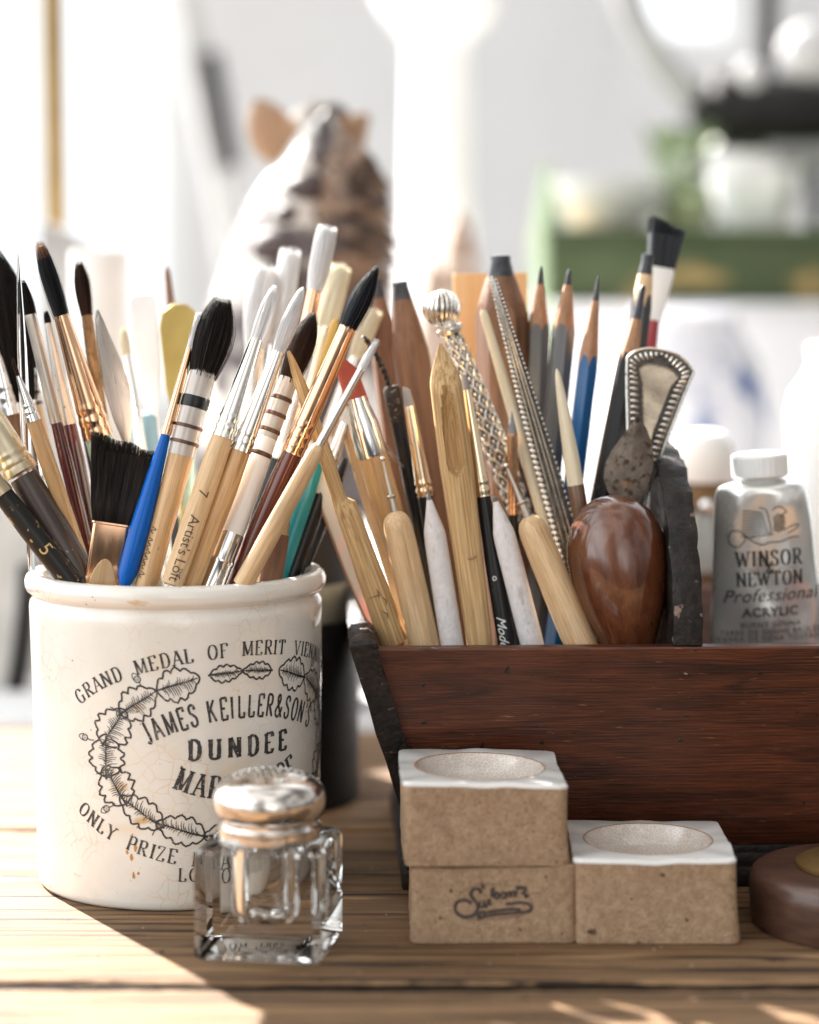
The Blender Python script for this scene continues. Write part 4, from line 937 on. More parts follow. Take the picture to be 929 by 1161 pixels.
c = t.c(t.z(330)); mb = MB(); z = t.z(310); mb.loft([rr(w*c, .5, q, c0=.05) for q, w in ((0, 34), (z*.5, 38), (z-.05, 42))]+[rr(41*c, .46, z, c0=.05)]); obj('block', mb, M['palewoodflat'], t.root)
# small stencil brush
t = Tool('stencil_brush', 'short flat brush with black hair, white ferrule and red handle behind pencils', 'paint brush', (712, 560, 79.0), (757, 253, 80.5), ft, .3, T1, roll=.2)
c = t.c(t.z(290)); mb = MB(); z0, z1 = t.z(310), t.z(254)
for i in range(260):
    f = rnd.uniform(-1, 1); d = rnd.uniform(-1, 1)
    mb.tube([(f*(14+6.5*q)*c, d*.3, z0+(z1-z0)*q*(1-.09*f)) for q in (0, .5, 1)], [.03, .03, .015], 3)
mb.loft([rr(w*c, h, z, c0=.08) for z, w, h in ((z0-.1, 14, .3), (z1-.4, 19, .28))])
obj('bristle_tuft', mb, M['hairblue'], t.root, ang=60)
mb = MB(); mb.loft([rr(w*c, h, t.z(y), c0=.1) for y, w, h in ((364, 7.5, .24), (340, 11, .28), (312, 14.5, .33), (305, 15, .33))]); obj('ferrule', mb, M['plastic'], t.root)
t.part('handle', M['red'], [(None, 12), (480, 18), (400, 18), (362, 14)])
# ivory tip crochet tool
t = Tool('bone_pick', 'small ivory pick with pointed tip and dark horn lower end', 'bone pick', (661, 600, 74.6), (631.5, 418, 74.9), ft, .2, T1)
t.part('pick', M['bone'], [(550, 19), (520, 18), (480, 14.5), (450, 11), (430, 7.5), (422, 4.5), (418, 1.5)])
t.part('lower_end', M['horn'], [(None, 14), (580, 19), (551, 19.4), (548, 18)])
# rusty leaf spatula
t = Tool('leaf_spatula', 'rusty steel leaf-shaped spatula blade in front of the silver fan handle', 'spatula', (706, 600, 74.6), (722.5, 470, 74.9), ft, .25, T1)
c = t.c(t.z(530)); mb = MB(); rings = []
for py, l, r_ in ((None, -5, 5), (585, -7, 7), (572, -11, 13), (560, -22, 19), (545, -28.5, 23), (530, -29, 25), (515, -24, 25), (500, -16, 21), (485, -7, 13), (476, -2.5, 6), (471, -.5, 1.5)):
    z = t.z(py); rings.append([(l*c, .02, z), (l*c*.5, -.06, z), (0, -.10, z), (r_*c*.5, -.06, z), (r_*c, .02, z), (0, .05, z)])
mb.loft(rings); obj('blade', mb, M['rusty'], t.root, ang=12)
# silver fan handle
t = Tool('silver_flatware', 'silver flared flatware handle with gadrooned border and polished panel', 'silver handle', (716, 600, 75.3), (751, 399, 75.9), ft, .3, T1, roll=radians(5))
c = t.c(t.z(440)); zt = t.z(401)
ol = [(None, -8, 8), (575, -10, 10), (540, -15, 15), (500, -22, 21), (470, -28, 27), (445, -33, 32), (425, -36.5, 36.5), (414, -38, 39)]
L_ = [(l*c, t.z(y)) for y, l, r_ in ol]; R_ = [(r_*c, t.z(y)) for y, l, r_ in ol]
arc = [(-38*c, zt-.32), (-30*c, zt-.08), (-17*c, zt+.08), (0, zt+.11), (17*c, zt+.04), (30*c, zt-.16), (39*c, zt-.42)]
out = R_+arc[::-1][1:-1]+L_[::-1]
out = R_[:-1]+arc[::-1]+L_[:-1][::-1]
mb = MB(); mb.prism(out, -.05, .06, 0, b=.03)
edge = R_[:-1]+arc[::-1]+L_[:-1][::-1]
ed = smoothpath([(p[0], -.05, p[1]) for p in R_[:-1]], 5)+smoothpath([(p[0], -.05, p[1]) for p in arc[::-1]], 5)+smoothpath([(p[0], -.05, p[1]) for p in L_[:-1][::-1]], 5)
mb.tube(ed, .045, 7, mi=1)
cen = lambda z: (0, min(z, zt-.9))
acc = 0; lastp = None; tot = 0
def inner(p, k):
    hw = abs(p[0]); q = Vector((0, 0, min(p[2]-.0, zt-1.0))); d = (Vector((0, p[1], q.z))-Vector(p)); l = d.length
    return Vector(p)+d.normalized()*min(k, l*.75)
for i in range(1, len(ed)):
    a, b = Vector(ed[i-1]), Vector(ed[i]); seg = (b-a).length; acc += seg
    while acc >= .195:
        acc -= .195; p = b-(b-a).normalized()*acc if seg > 1e-6 else b
        if p.z < t.z(560): continue
        k = .30*min(1, .35+abs(p.x)/.8); m_ = inner(p, .07+k*.55); n_ = (inner(p, 1)-p).normalized(); tt = Vector((n_.z, 0, -n_.x))
        mb.ell((m_.x, -.07, m_.z), tt*.062, (0, .06, 0), n_*k*.5, 8, 6, mi=1)
        d_ = inner(p, .10); d2 = d_+tt*.0975
        mb.ell((d2.x, -.06, d2.z), tt*.022, (0, .03, 0), n_*.022, 6, 4, mi=1)
obj('gadrooned_plate', mb, [M['oxid'], M['ornate']], t.root)
pan = [tuple(inner(p, .52)) for p in ed if p[2] > t.z(520)]
mb = MB(); mb.prism([(p[0], p[2]) for p in pan], -.095, .0, b=.02); mb.tube([(p[0], -.085, p[2]) for p in pan], .032, 6); obj('polished_panel', mb, M['polished'], t.root)
# dark wooden bulb
t = Tool('darning_egg', 'polished dark brown wooden darning bulb with worn scratches, right of the tools', 'darning egg', (716, 745, 73.2), (690, 560, 73.7), ft, .6, T1)
zt = t.z(561); c = t.c(zt); pr = []
for py, w in ((None, 30), (760, 44), (740, 54), (727, 64), (710, 78), (690, 94), (670, 106), (650, 113), (630, 115.5), (612, 112), (596, 102), (583, 88), (573, 68), (566, 45), (562.5, 22), (561.5, 6)):
    pr.append((py, w))
t.part('bulb', M['egg'], [(a, b*.985) for a, b in pr], seg=64)

# ------------------------------------------------------------------ paint tube (stands in the right bay)
TY = 76.8
pb = P(868, 725, TY); top = P(868, 560, TY); tb = thing('paint_tube', 'silver metal acrylic paint tube with white ribbed cap and black printing', 'paint tube', (P(883, 725, TY).x, pb.y, 1.3))
tb.rotation_euler = (0, -.06, 0)
cpx = proj(pb)[2]/F
zz = lambda py: P(868, py, TY).z-1.3
def tsec(py):
    ks = [(900, 70, 2), (722, 65, 13), (660, 60, 20), (600, 56, 26), (570, 53.5, 30), (558, 52, 31)]
    for (y0, a0, b0), (y1, a1, b1) in zip(ks, ks[1:]):
        if y1 <= py <= y0:
            f = (py-y0)/(y1-y0); return (a0+(a1-a0)*f)*cpx, (b0+(b1-b0)*f)*cpx
    return 51*cpx, 31*cpx
mb = MB(); rings = []
pyb = 725+(pb.z-1.3)/cpx
ys = [pyb-i*(pyb-558)/26 for i in range(27)]
def tz(py): return (pyb-py)*cpx
dent = lambda x, z: .05*sin(x*2.3+z*1.7)*sin(z*1.1+.5)+.03*sin(x*4.1-z*2.2)+.05*max(0, 1-abs(x*.9+z*.35-2.6)*3)-.05*max(0, 1-abs(x*1.1-z*.22+1.2)*3.2)
for y in ys:
    a, b = tsec(min(900, y)); z = tz(y)
    rings.append([(a*cos(2*pi*j/64), b*sin(2*pi*j/64)+(dent(a*cos(2*pi*j/64), z) if sin(2*pi*j/64) < 0 else 0), z) for j in range(64)])
for y, k in ((553, .985), (549, .93), (546, .80), (544, .6), (543, .45)):
    a, b = 51*cpx, 31*cpx; rings.append([(a*k*cos(2*pi*j/64), b*k*sin(2*pi*j/64), tz(y)) for j in range(64)])
mb.loft(rings); obj('tube_body', mb, M['tubemetal'], tb)
mb = MB(); mb.rev([(tz(545), 20*cpx), (tz(543), 24*cpx)], 32)
mb.rev([(tz(544), 21*cpx), (tz(540), 21.5*cpx), (tz(539), 30*cpx), (tz(537), 31.5*cpx), (tz(516), 31.5*cpx), (tz(513), 30*cpx), (tz(512), 26*cpx)], 96, fn=lambda a, z: 1+(.018*(1 if int(a*48/pi) % 2 else 0) if tz(538) < z < tz(514.5) else 0))
obj('cap', mb, M['plastic'], tb, ang=25)
def tmap(u, v):
    y = pyb-v/cpx; a, b = tsec(min(900, max(y, 558))); x = max(-a*.98, min(a*.98, u))
    return (x, -b*sqrt(max(.02, 1-(x/a)**2))+dent(x, v)-.02, v)
mb = MB(); ox = .07
lettering(mb, 'WINSOR', straight(ox, tz(629)), .50, tmap, wx=.80, gap=.14, thick=.17, thin=.06)
lettering(mb, '&', straight(ox, tz(641)), .32, tmap, wx=.9, thick=.16, thin=.06)
lettering(mb, 'NEWTON', straight(ox, tz(652)), .46, tmap, wx=.84, gap=.11, thick=.17, thin=.06)
for sg in (-1, 1): ribbon(mb, [(ox+sg*.32, tz(641)), (ox+sg*.6, tz(641)), (ox+sg*.95, tz(641))], .02, tmap)
sans(mb, 'Professional', tmap, .60, ox, tz(678), shear=.35, space=1.05)
sans(mb, 'ACRYLIC', tmap, .42, ox, tz(695.5), space=1.1, bold=.010)
sans(mb, 'BURNT SIENNA', tmap, .25, ox, tz(708), space=1.15); sans(mb, 'TERRE DE SIENNE BRÛLÉE', tmap, .25, ox, tz(716.5), space=1.15); sans(mb, 'TIERRA DE SIENA TOSTADA', tmap, .25, ox, tz(724), space=1.15)
# winged beast emblem: wing feathers, hatched body, curled tail, scroll below
q = lambda x, y: (ox+(x-868)*cpx, tz(y))
for k in range(9):
    ribbon(mb, smoothpath([q(840-k*.3, 574+k*3.6), q(852, 575+k*3.5), q(862+k*.9, 578+k*3.0)], 4), .035, tmap)
ribbon(mb, smoothpath([q(858, 571), q(866, 574), q(869, 585), q(871, 598), q(868, 603)], 5), .03, tmap)
ribbon(mb, smoothpath([q(846, 607), q(854, 603), q(866, 602), q(874, 602)], 5), .03, tmap)
for k in range(6):
    x = 874+k*2.2; ribbon(mb, [q(x, 578+abs(k-2.5)*1.6), q(x+1.5, 589), q(x+.4, 601-abs(k-2.5))], .032, tmap)
ribbon(mb, smoothpath([q(873, 575), q(878, 571), q(885, 573), q(889, 578), q(884, 580), q(887, 584)], 5), .03, tmap)
ribbon(mb, smoothpath([q(886, 598), q(895, 594), q(903, 593), q(899, 598), q(890, 602)], 5), .03, tmap)
ribbon(mb, smoothpath([q(843, 603), q(838, 598), q(829, 596), q(824, 602), q(826, 612), q(834, 615), q(841, 609), q(843, 604), q(850, 609), q(860, 613), q(870, 611), q(882, 611), q(894, 607), q(903, 607)], 5), .035, tmap)
obj('printed_label', mb, M['inkgrey'], tb, smooth=False)

# ------------------------------------------------------------------ ink bottle / shaker
SY = Pz(303, 1094, 0)
sx, sy_ = P(306, 1060, SY.y+1.9).x, SY.y+1.95
shk = thing('glass_shaker', 'small square clear glass shaker with domed silver lid in front of crock', 'shaker', (sx, sy_, 0), rotz=radians(-9))
mb = MB()
def chs(h, z, c0=.42):       # chamfered square ring
    c_ = min(c0, h*.45)
    return [(h, -h+c_, z), (h, h-c_, z), (h-c_, h, z), (-h+c_, h, z), (-h, h-c_, z), (-h, -h+c_, z), (-h+c_, -h, z), (h-c_, -h, z)]
def chs2(h, z, c0=.20): 
    pts = chs(h, z, c0); o = []
    for i in range(8):
        a = Vector(pts[i]); b = Vector(pts[(i+1) % 8])
        for k in range(6): o.append(tuple(a.lerp(b, k/6)))
    return o
def circ(r, z, n=48): 
    o = []
    ref = chs2(1.85, 0)
    for p in ref:
        a = atan2(p[1], p[0]); o.append((r*cos(a), r*sin(a), z))
    return o
rings = [chs2(1.2, .10), chs2(1.4, .04), chs2(1.55, 0), chs2(1.74, .0), chs2(1.79, .06), chs2(1.80, 2.86), chs2(1.78, 2.98), chs2(1.68, 3.10)]
rings += [circ(1.42, 3.16), circ(1.28, 3.22), circ(1.22, 3.3), circ(1.22, 3.7), circ(1.0, 3.72), circ(.98, 3.4), circ(1.0, 2.9), circ(1.0, 1.3), circ(.96, 1.05), circ(.82, .88), circ(.45, .80), circ(.06, .79)]
mb.loft(rings); obj('bottle', mb, M['glass'], shk, ang=24)
mb = MB(); LR = 1.50
prof = [(3.34, 1.40), (3.36, 1.46), (3.46, 1.47), (3.64, 1.46), (3.68, 1.50), (3.74, 1.50), (3.78, 1.44), (3.86, 1.39), (3.94, 1.40), (4.0, 1.46), (4.10, 1.55), (4.26, 1.62), (4.46, 1.64), (4.66, 1.61), (4.84, 1.53), (4.98, 1.40), (5.07, 1.26), (5.12, 1.14), (5.135, 1.04), (5.19, .9), (5.27, .6), (5.30, .3), (5.31, .05)]
mb.rev([(z-.24, r*.985) for z, r in prof], 72)
for ri, (rad_, n, zq) in enumerate(((1.0, 34, 5.175), (.80, 26, 5.235), (.58, 18, 5.275), (.34, 10, 5.305))):
    for k in range(n):
        a = 2*pi*(k+.5*ri)/n; mb.ell((rad_*cos(a)*.985, rad_*sin(a)*.985, zq-.24), (.034, 0, 0), (0, .034, 0), (0, 0, .022), 8, 4)
obj('lid', mb, mk('aged_silver_lid', (.66, .61, .56), (.78, .74, .70), 3*(120,), .12, .24, metal=1, bump=.05, spots=((.36, .29, .23), 150, .62, .12)), shk, ang=30)

# ------------------------------------------------------------------ stoneware dishes
def dish(lab, px_l, px_r, py_b, z0, h, dep, yaw, stamp=False, flare=.0, lean=0.0, tilt=0.0, seed=1, gl=.14):
    fr = Pz((px_l+px_r)/2, py_b, z0); wid = (px_r-px_l)*proj(fr)[2]/F; r0 = random.Random(seed)
    root = thing('glaze_dish', lab, 'ceramic dish', (fr.x, fr.y+dep/2, z0), 'square stoneware dishes', yaw)
    hw, hd = wid/2, dep/2; N = 64; c0 = .30
    def sq(w, d, c_, z, wob=0.0):
        pts = []
        per = []
        for cx, cy, a0 in ((w-c_, -d+c_, -90), (w-c_, d-c_, 0), (-w+c_, d-c_, 90), (-w+c_, -d+c_, 180)):
            for k in range(5): 
                a = radians(a0+90*k/4); per.append((cx+c_*cos(a), cy+c_*sin(a)))
        o = []
        for i in range(len(per)):
            a, b = per[i], per[(i+1) % len(per)]; n = 14 if (i % 5) == 4 else 1
            for k in range(n): o.append((a[0]+(b[0]-a[0])*k/n, a[1]+(b[1]-a[1])*k/n))
        res = []
        for i, (x, y) in enumerate(o):
            an = atan2(y, x); f = 1+wob*(.8*sin(3*an+seed)+.7*sin(5*an+2*seed)+.5*sin(9*an+z*1.3+seed)+.35*sin(17*an-z*2.1)); res.append((x*f+lean*(z/h), y*f, z+tilt*x/hw*(z/h)+((.028*sin(2*an+seed)+.016*sin(7*an+2*seed)+.012*sin(13*an)) if z > h*.85 else 0)))
        return res
    lo = 1-flare; mb = MB()
    rings = [sq(hw*lo-.1, hd*lo-.1, .2, 0), sq(hw*lo-.02, hd*lo-.02, .24, .04, .004), sq(hw*lo, hd*lo, .26, .14, .006)]
    for q in (.3, .5, .7, .85): rings.append(sq(hw*(lo+flare*q)-.035*sin(q*pi), hd*(lo+flare*q)-.035*sin(q*pi), .26, h*q, .006))
    rings.append(sq(hw-.005, hd-.005, .28, h-gl-.01, .006)); mb.loft(rings, cap1=False); obj('clay_body', mb, M['clay'], root)
    g = [sq(hw-.03, hd-.03, .28, h-gl-.03, .006), sq(hw+.012, hd+.012, .28, h-gl, .006), sq(hw+.015, hd+.015, .29, h-gl*.5, .006), sq(hw-.02, hd-.02, .30, h-.015, .006), sq(hw-.1, hd-.1, .3, h, .004)]
    er, ed_ = hw*.80, hd*.80
    def el(k, z):
        ref = sq(hw, hd, .28, 0); o = []
        for x, y, _ in ref:
            a = atan2(y/hd, x/hw); o.append((er*k*cos(a)+lean*(z/h), ed_*k*sin(a), z+tilt*er*k*cos(a)/hw*(z/h)))
        return o
    g.append(el(1.03, h-.005)); mb = MB(); mb.loft(g, cap0=False, cap1=False); obj('glazed_rim', mb, M['glaze'] if gl > .1 else M['clay'], root)
    mb = MB(); mb.loft([el(1.035, h-.01), el(1.02, h+.004), el(1.0, h-.012)], cap0=False, cap1=False); obj('bare_clay_ring', mb, M['bare'], root)
    mb = MB(); mb.loft([el(1.01, h-.008), el(.985, h-.06), el(.95, h-.18), el(.86, h-.42), el(.72, h-.62), el(.5, h-.76), el(.25, h-.82), el(.03, h-.83)], cap0=False); obj('bowl', mb, M['bowl'], root)
    if stamp:
        mb = MB(); k = proj(fr)[2]/F; cx, cy = 453, 270
        def Q(x, y): return ((x-460)/4.645*k*1.0+.0, (490-y)/4.645*k-.02)
        def f(u, v): 
            q = v/h
            return (u, -(hd*(lo+flare*q)-.035*sin(max(0, min(1, q))*pi))-.012, v)
        for th, pts in ((.10, [(392, 212), (380, 188), (352, 190), (337, 215), (352, 242), (374, 272), (368, 312), (330, 336), (282, 330), (256, 297), (268, 258), (308, 246), (342, 266)]),
                        (.06, [(388, 250), (385, 280), (402, 284), (408, 252), (412, 282), (424, 280), (428, 250), (440, 248), (436, 270), (450, 270)]),
                        (.10, [(458, 180), (450, 205), (452, 232)]), (.06, [(452, 232), (468, 210), (486, 212), (482, 236), (466, 238), (470, 215)]),
                        (.06, [(490, 230), (505, 208), (522, 212), (516, 236), (500, 234)]), (.06, [(524, 236), (534, 206), (546, 208), (544, 230), (558, 204), (572, 206), (568, 230), (582, 200)]),
                        (.09, [(575, 188), (600, 182), (622, 186), (618, 206), (604, 216)]), (.15, [(618, 222), (630, 224), (634, 218)]),
                        (.09, [(372, 338), (395, 310), (412, 322), (398, 340), (372, 342)]), (.08, [(410, 318), (460, 306), (540, 298), (600, 298)]), (.08, [(520, 270), (600, 262), (644, 272), (656, 298), (620, 312), (540, 320), (460, 326), (404, 338)]),
                        (.012, [(262, 240), (300, 200), (360, 170), (440, 162), (540, 168), (630, 176)]), (.012, [(630, 176), (650, 240), (664, 300), (600, 332), (480, 348), (360, 352), (290, 345)])):
            ribbon(mb, [Q(*p) for p in smoothpath(pts, 4)], th, f)
        obj('stamped_mark', mb, M['stampink'], root, smooth=False)
    return root
dish('square stoneware dish with stamped dark mark, underneath the glazed dish at left', 464, 653, 1071, 0, 2.22, 4.9, radians(1.0), True, seed=3, gl=.03)
dish('upper square stoneware dish with white glazed bowl, stacked on the stamped one', 456, 644, 983.5, 2.23, 2.42, 4.9, radians(1.5), False, flare=-.005, lean=-.08, tilt=-.04, seed=5)
dish('lone square stoneware dish with white glazed bowl, right of the stack', 655, 840, 1071.5, 0, 2.50, 4.9, radians(-.6), False, flare=-.02, lean=-.10, seed=8)

# turned wooden lid at right
p = Pz(1006, 1083, 0); RT = 3.3
tl = thing('turned_base', 'dark turned wooden base with brass fitting at the lower right edge', 'wooden base', (p.x, p.y+RT, 0))
RT = (1006-875)*proj(p+Vector((0, RT, 0)))[2]/F; R = RT
mb = MB(); mb.rev([(0, R*.93), (.05, R*.965), (.4, R*.985), (1.1, R), (1.4, R*.995), (1.56, R*.97), (1.66, R*.93), (1.70, R*.86), (1.72, R*.4), (1.72, .1)], 80); obj('base', mb, M['turned'], tl)
mb = MB(); mb.rev([(1.70, R*.58), (1.74, R*.60), (1.84, R*.60), (1.88, R*.56), (2.0, R*.5), (2.02, R*.3)], 56); obj('fitting', mb, mk('brass_fitting', (.13, .075, .025), (.20, .12, .04), 3*(80,), .5, metal=.6), tl)

# ------------------------------------------------------------------ table
tab = thing('plank_table', 'weathered brown oak plank table under the crock, dishes and tote', 'table', (0, 70, 0))
def plank(y0, y1, ztop=0.0, seed=0):
    r = random.Random(seed); mb = MB(); rings = []; n = 260; X0, X1 = -40, 44
    e0 = e1 = 0
    for i in range(n+1):
        x = X0+(X1-X0)*i/n; e0 = e0*.8+r.gauss(0, .05); e1 = e1*.8+r.gauss(0, .05); w = r.gauss(0, .016)
        a, b = y0+e0, y1+e1
        rings.append([(x, a-70, -2.2), (x, a-70, ztop-.30), (x, a-70+.05, ztop-.10+w), (x, a-70+.20, ztop-.015), (x, a-70+.45, ztop), (x, b-70-.45, ztop), (x, b-70-.20, ztop-.015), (x, b-70-.05, ztop-.10+w), (x, b-70, ztop-.30), (x, b-70, -2.2)])
    mb.loft(rings); return obj('plank', mb, M['table'], tab, ang=60)
plank(46, 62.0, seed=1); plank(62.65, 80.2, seed=2); plank(80.4, 98, seed=3)
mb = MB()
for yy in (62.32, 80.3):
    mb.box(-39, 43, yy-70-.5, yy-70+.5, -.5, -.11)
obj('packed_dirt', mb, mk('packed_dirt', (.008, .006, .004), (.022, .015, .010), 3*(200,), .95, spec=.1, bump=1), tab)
cr_ = MB(); r5 = random.Random(11)
for _ in range(260):
    x, y, q = r5.uniform(-12, 13), r5.uniform(57, 79)-70, r5.uniform(.008, .035)
    if -8.2 < y < -7.2: continue
    a = r5.uniform(0, pi); cr_.ell((x, y, q*.3), (q*cos(a)*1.5, q*sin(a)*1.5, 0), (-q*sin(a), q*cos(a), 0), (0, 0, q*.6), 6, 4)
co_ = obj('crumb', cr_, mk('crumbs', (.10, .07, .045), (.45, .38, .30), 3*(90,), .9), tab); co_['kind'] = 'stuff'
mb = MB(); mb.box(-38, 42, 48-70, 97-70, -4.5, -2.3, .2); obj('apron', mb, M['table'], tab)

# ------------------------------------------------------------------ things behind, out of focus
# black tin between crock and tote
p = P(385, 850, 92); tn = thing('black_tin', 'black canister with pale paper band between crock and tote', 'canister', (-5.75, 85.6, 0))
mb = MB(); mb.rev([(0, 3.75), (.1, 3.9), (10.4, 3.9), (10.6, 3.8), (10.7, 2.2), (10.75, .1)], 48); obj('body', mb, M['tin'], tn)
zb_ = P(385, 712, 82).z; zt_ = P(385, 668, 82).z
mb = MB(); mb.rev([(zb_, 3.915), (zb_+.02, 3.93), (zt_-.02, 3.93), (zt_, 3.915)], 48, cap0=False, cap1=False); obj('paper_band', mb, M['label'], tn)
# brown bottle edge beside it
p = P(420, 780, 88)
# lidded jar behind the tote, right
p = P(797, 600, 91); jr = thing('lidded_jar', 'blurred glass jar with domed white lid and dark cork band behind the tote', 'jar', (p.x, 91, 0)); c = proj(p)[2]/F
Z = lambda py: P(797, py, 91).z
mb = MB(); mb.rev([(Z(545), 36*c), (Z(535), 38*c), (Z(515), 37*c), (Z(502), 34*c), (Z(493), 28*c), (Z(488), 18*c), (Z(486), 4*c)], 40); obj('lid', mb, M['plastic'], jr)
mb = MB(); mb.rev([(Z(578), 31*c), (Z(546), 33*c)], 40); obj('cork_band', mb, M['cork'], jr)
mb = MB(); mb.rev([(0, 33*c), (.2, 36*c), (Z(640), 37*c), (Z(600), 35*c), (Z(579), 30*c)], 40); obj('body', mb, mk('grey_glass', (.26, .28, .28), (.32, .34, .34), 3*(20,), .08), jr)
mb = MB(); mb.rev([(Z(700), 37.5*c), (Z(645), 37.6*c)], 40, cap0=False, cap1=False); obj('dark_label', mb, M['cork'], jr)
mb = MB(); mb.ell((0, -35*c, Z(570)), (9*c, 0, 0), (0, .3, 0), (0, 0, 9*c)); obj('glass_knob', mb, M['chrome'], jr)
# white bottle right edge
p = P(945, 600, 97); wb = thing('white_pitcher', 'white glazed pitcher cut off by the right edge, out of focus', 'pitcher', (p.x, 97, 0)); c = proj(p)[2]/F
Z = lambda py: P(945, py, 97).z
mb = MB(); mb.rev([(0, 50*c), (.3, 56*c), (Z(640), 52*c), (Z(560), 50*c), (Z(470), 54*c), (Z(445), 50*c), (Z(425), 36*c), (Z(412), 30*c), (Z(395), 33*c), (Z(390), 31*c)], 48); obj('body', mb, M['plastic'], wb)
mb = MB(); mb.tube(smoothpath([(52*c, 0, Z(600)), (80*c, 0, Z(570)), (82*c, 0, Z(500)), (50*c, 0, Z(455))], 6), 7*c, 10); obj('handle', mb, M['plastic'], wb)
# sill that carries the far things
si = thing('window_sill', 'pale painted ledge behind the table carrying blurred ornaments', 'ledge', (0, 140, 0)); si['kind'] = 'structure'
mb = MB(); mb.box(-19, 70, -40, 60, -4, 0, .3); obj('board', mb, M['wall'], si)
mb = MB(); mb.box(-18, 69, -38, 58, -70, -4.0, .3); obj('cabinet_front', mb, M['frame'], si)
# grey chair at lower left
p = P(-40, 760, 112); ch = thing('grey_chair', 'grey upholstered chair back with dark curved frame at left', 'chair', (p.x, 112, -60))
c = proj(p)[2]/F
mb = MB(); mb.box(-7, 5.2, 0, 5, 20, 74, 1.5); obj('back_cushion', mb, M['greycloth'], ch)
q0 = P(33, 690, 108); pts = [P(34, 640, 108), P(30, 700, 108), P(18, 780, 108), P(-4, 850, 108), P(-40, 900, 108)]
mb = MB(); mb.tube(smoothpath([tuple(v-Vector((p.x, 112, -60))) for v in pts], 6), .5, 10); obj('frame', mb, M['blackmetal'], ch)
# dappled horse figure
HY = 106.0; hp0 = P(345, 400, HY); hs = thing('horse_figurine', 'dappled toy horse with brown mane and ears seen from behind, blurred', 'horse figurine', (hp0.x, HY, 0))
def hp(px, py, dy=0): 
    v = P(px, py, HY+dy); return v-Vector((hp0.x, HY, 0))
mb = MB(); rings = []; c = HY/F
for cx, py, w, d in ((372, 128, 8, 2.0), (368, 140, 30, 2.6), (362, 155, 52, 3.0), (358, 180, 74, 3.4), (350, 205, 100, 3.6), (345, 235, 128, 3.8), (342, 270, 152, 4.2), (335, 310, 172, 4.6), (330, 350, 190, 5), (328, 420, 210, 6), (328, 520, 210, 7), (328, 600, 180, 6)):
    o = hp(cx, py); rings.append([(o.x+w*c/2*cos(2*pi*j/36), o.y+d*sin(2*pi*j/36), o.z) for j in range(36)])
mb.loft(rings)
o = hp(366, 150); mb.tube([o+Vector((0, 0, 0)), o+Vector((-.2, 2.5, -.5)), o+Vector((-.4, 6, -3.2)), o+Vector((-.5, 8.2, -5.6)), o+Vector((-.5, 9, -6.6))], [1.5, 2.0, 1.7, 1.3, .7], 16)
for lx in (-2.4, 2.0):
    for ly in (-3, 5): mb.tube([(lx-.5, ly, 9), (lx-.5, ly+.3, 5), (lx-.5, ly, 0)], [1.6, 1.0, 1.2], 12)
for cx, cy, rw, rh in ((372, 182, 22, 20), (384, 212, 18, 22), (352, 216, 24, 17), (330, 246, 15, 13), (371, 246, 17, 12), (318, 282, 25, 20), (362, 284, 22, 18), (300, 330, 18, 15), (340, 326, 22, 16), (375, 318, 16, 14), (310, 375, 26, 16), (355, 372, 22, 16)):
    k_ = max(0, min(1, (cy-150)/170)); half = (25+65*k_)*c; xc = hp(366-34*k_, cy).x; v = hp(cx, cy, 0); dd = 3.0+1.7*k_
    y_ = -dd*sqrt(max(.08, 1-((v.x-xc)/max(half, .1))**2))
    mb.ell((v.x, y_*.82, v.z), (rw*c*1.12, 0, 0), (0, 1.15, 0), (0, 0, rh*c*1.12), 16, 10, mi=1)
obj('body', mb, [M['dapple'], M['dark_dapple']], hs)
for pts, w in ((((326, 178), (314, 158), (304, 142), (296, 126), (291, 112)), (.8, 1.15, 1.0, .7, .12)), (((380, 166), (390, 156), (402, 145), (418, 130)), (1.0, 1.05, .75, .12))):
    mb = MB(); rings = []
    P_ = [hp(*q) for q in pts]; d = (P_[-1]-P_[0]).normalized(); n = Vector((d.z, 0, -d.x))
    for v, r in zip(P_, w): rings.append([v+n*r*cos(2*pi*j/14)+Vector((0, .35*sin(2*pi*j/14)*(r/.8), 0)) for j in range(14)])
    mb.loft(rings); obj('ear', mb, M['earm'], hs)
mb = MB(); mr = random.Random(4)
for k in range(70):
    f = k/69; sx0, sy0 = 388-48*f+mr.uniform(-6, 6), 158+165*f
    ex, ey = sx0+38+40*min(1, f*2)+mr.uniform(-10, 14), sy0+32+mr.uniform(0, 28)
    pts = [tuple(hp(sx0+(ex-sx0)*q, sy0+(ey-sy0)*q+5*sin(q*6+k), -3.2-1.5*sin(q*3)+mr.uniform(-.3, .3))) for q in (0, .25, .5, .75, 1)]
    mb.tube(pts, [.35, .5, .45, .35, .08], 6)
obj('mane', mb, M['mane'], hs)
# speckled tan cone ornaments
for lab, px, py, w in (('tall speckled tan cone ornament, taller of the blurred pair at centre', 522, 238, 46), ('low speckled tan cone ornament beside the tall one, blurred', 492, 292, 40)):
    q0 = P(px, 600, 118); o = thing('cone_ornament', lab, 'ornament', (q0.x, 118, 0), 'blurred cone ornaments'); c = 118/F; zt = P(px, py, 118).z
    mb = MB(); mb.rev([(0, w*c*.9), (zt*.5, w*c*.7), (zt-4, w*c*.5), (zt-2, w*c*.38), (zt-.8, w*c*.25), (zt, .1)], 24); obj('cone', mb, M['featherm'], o)
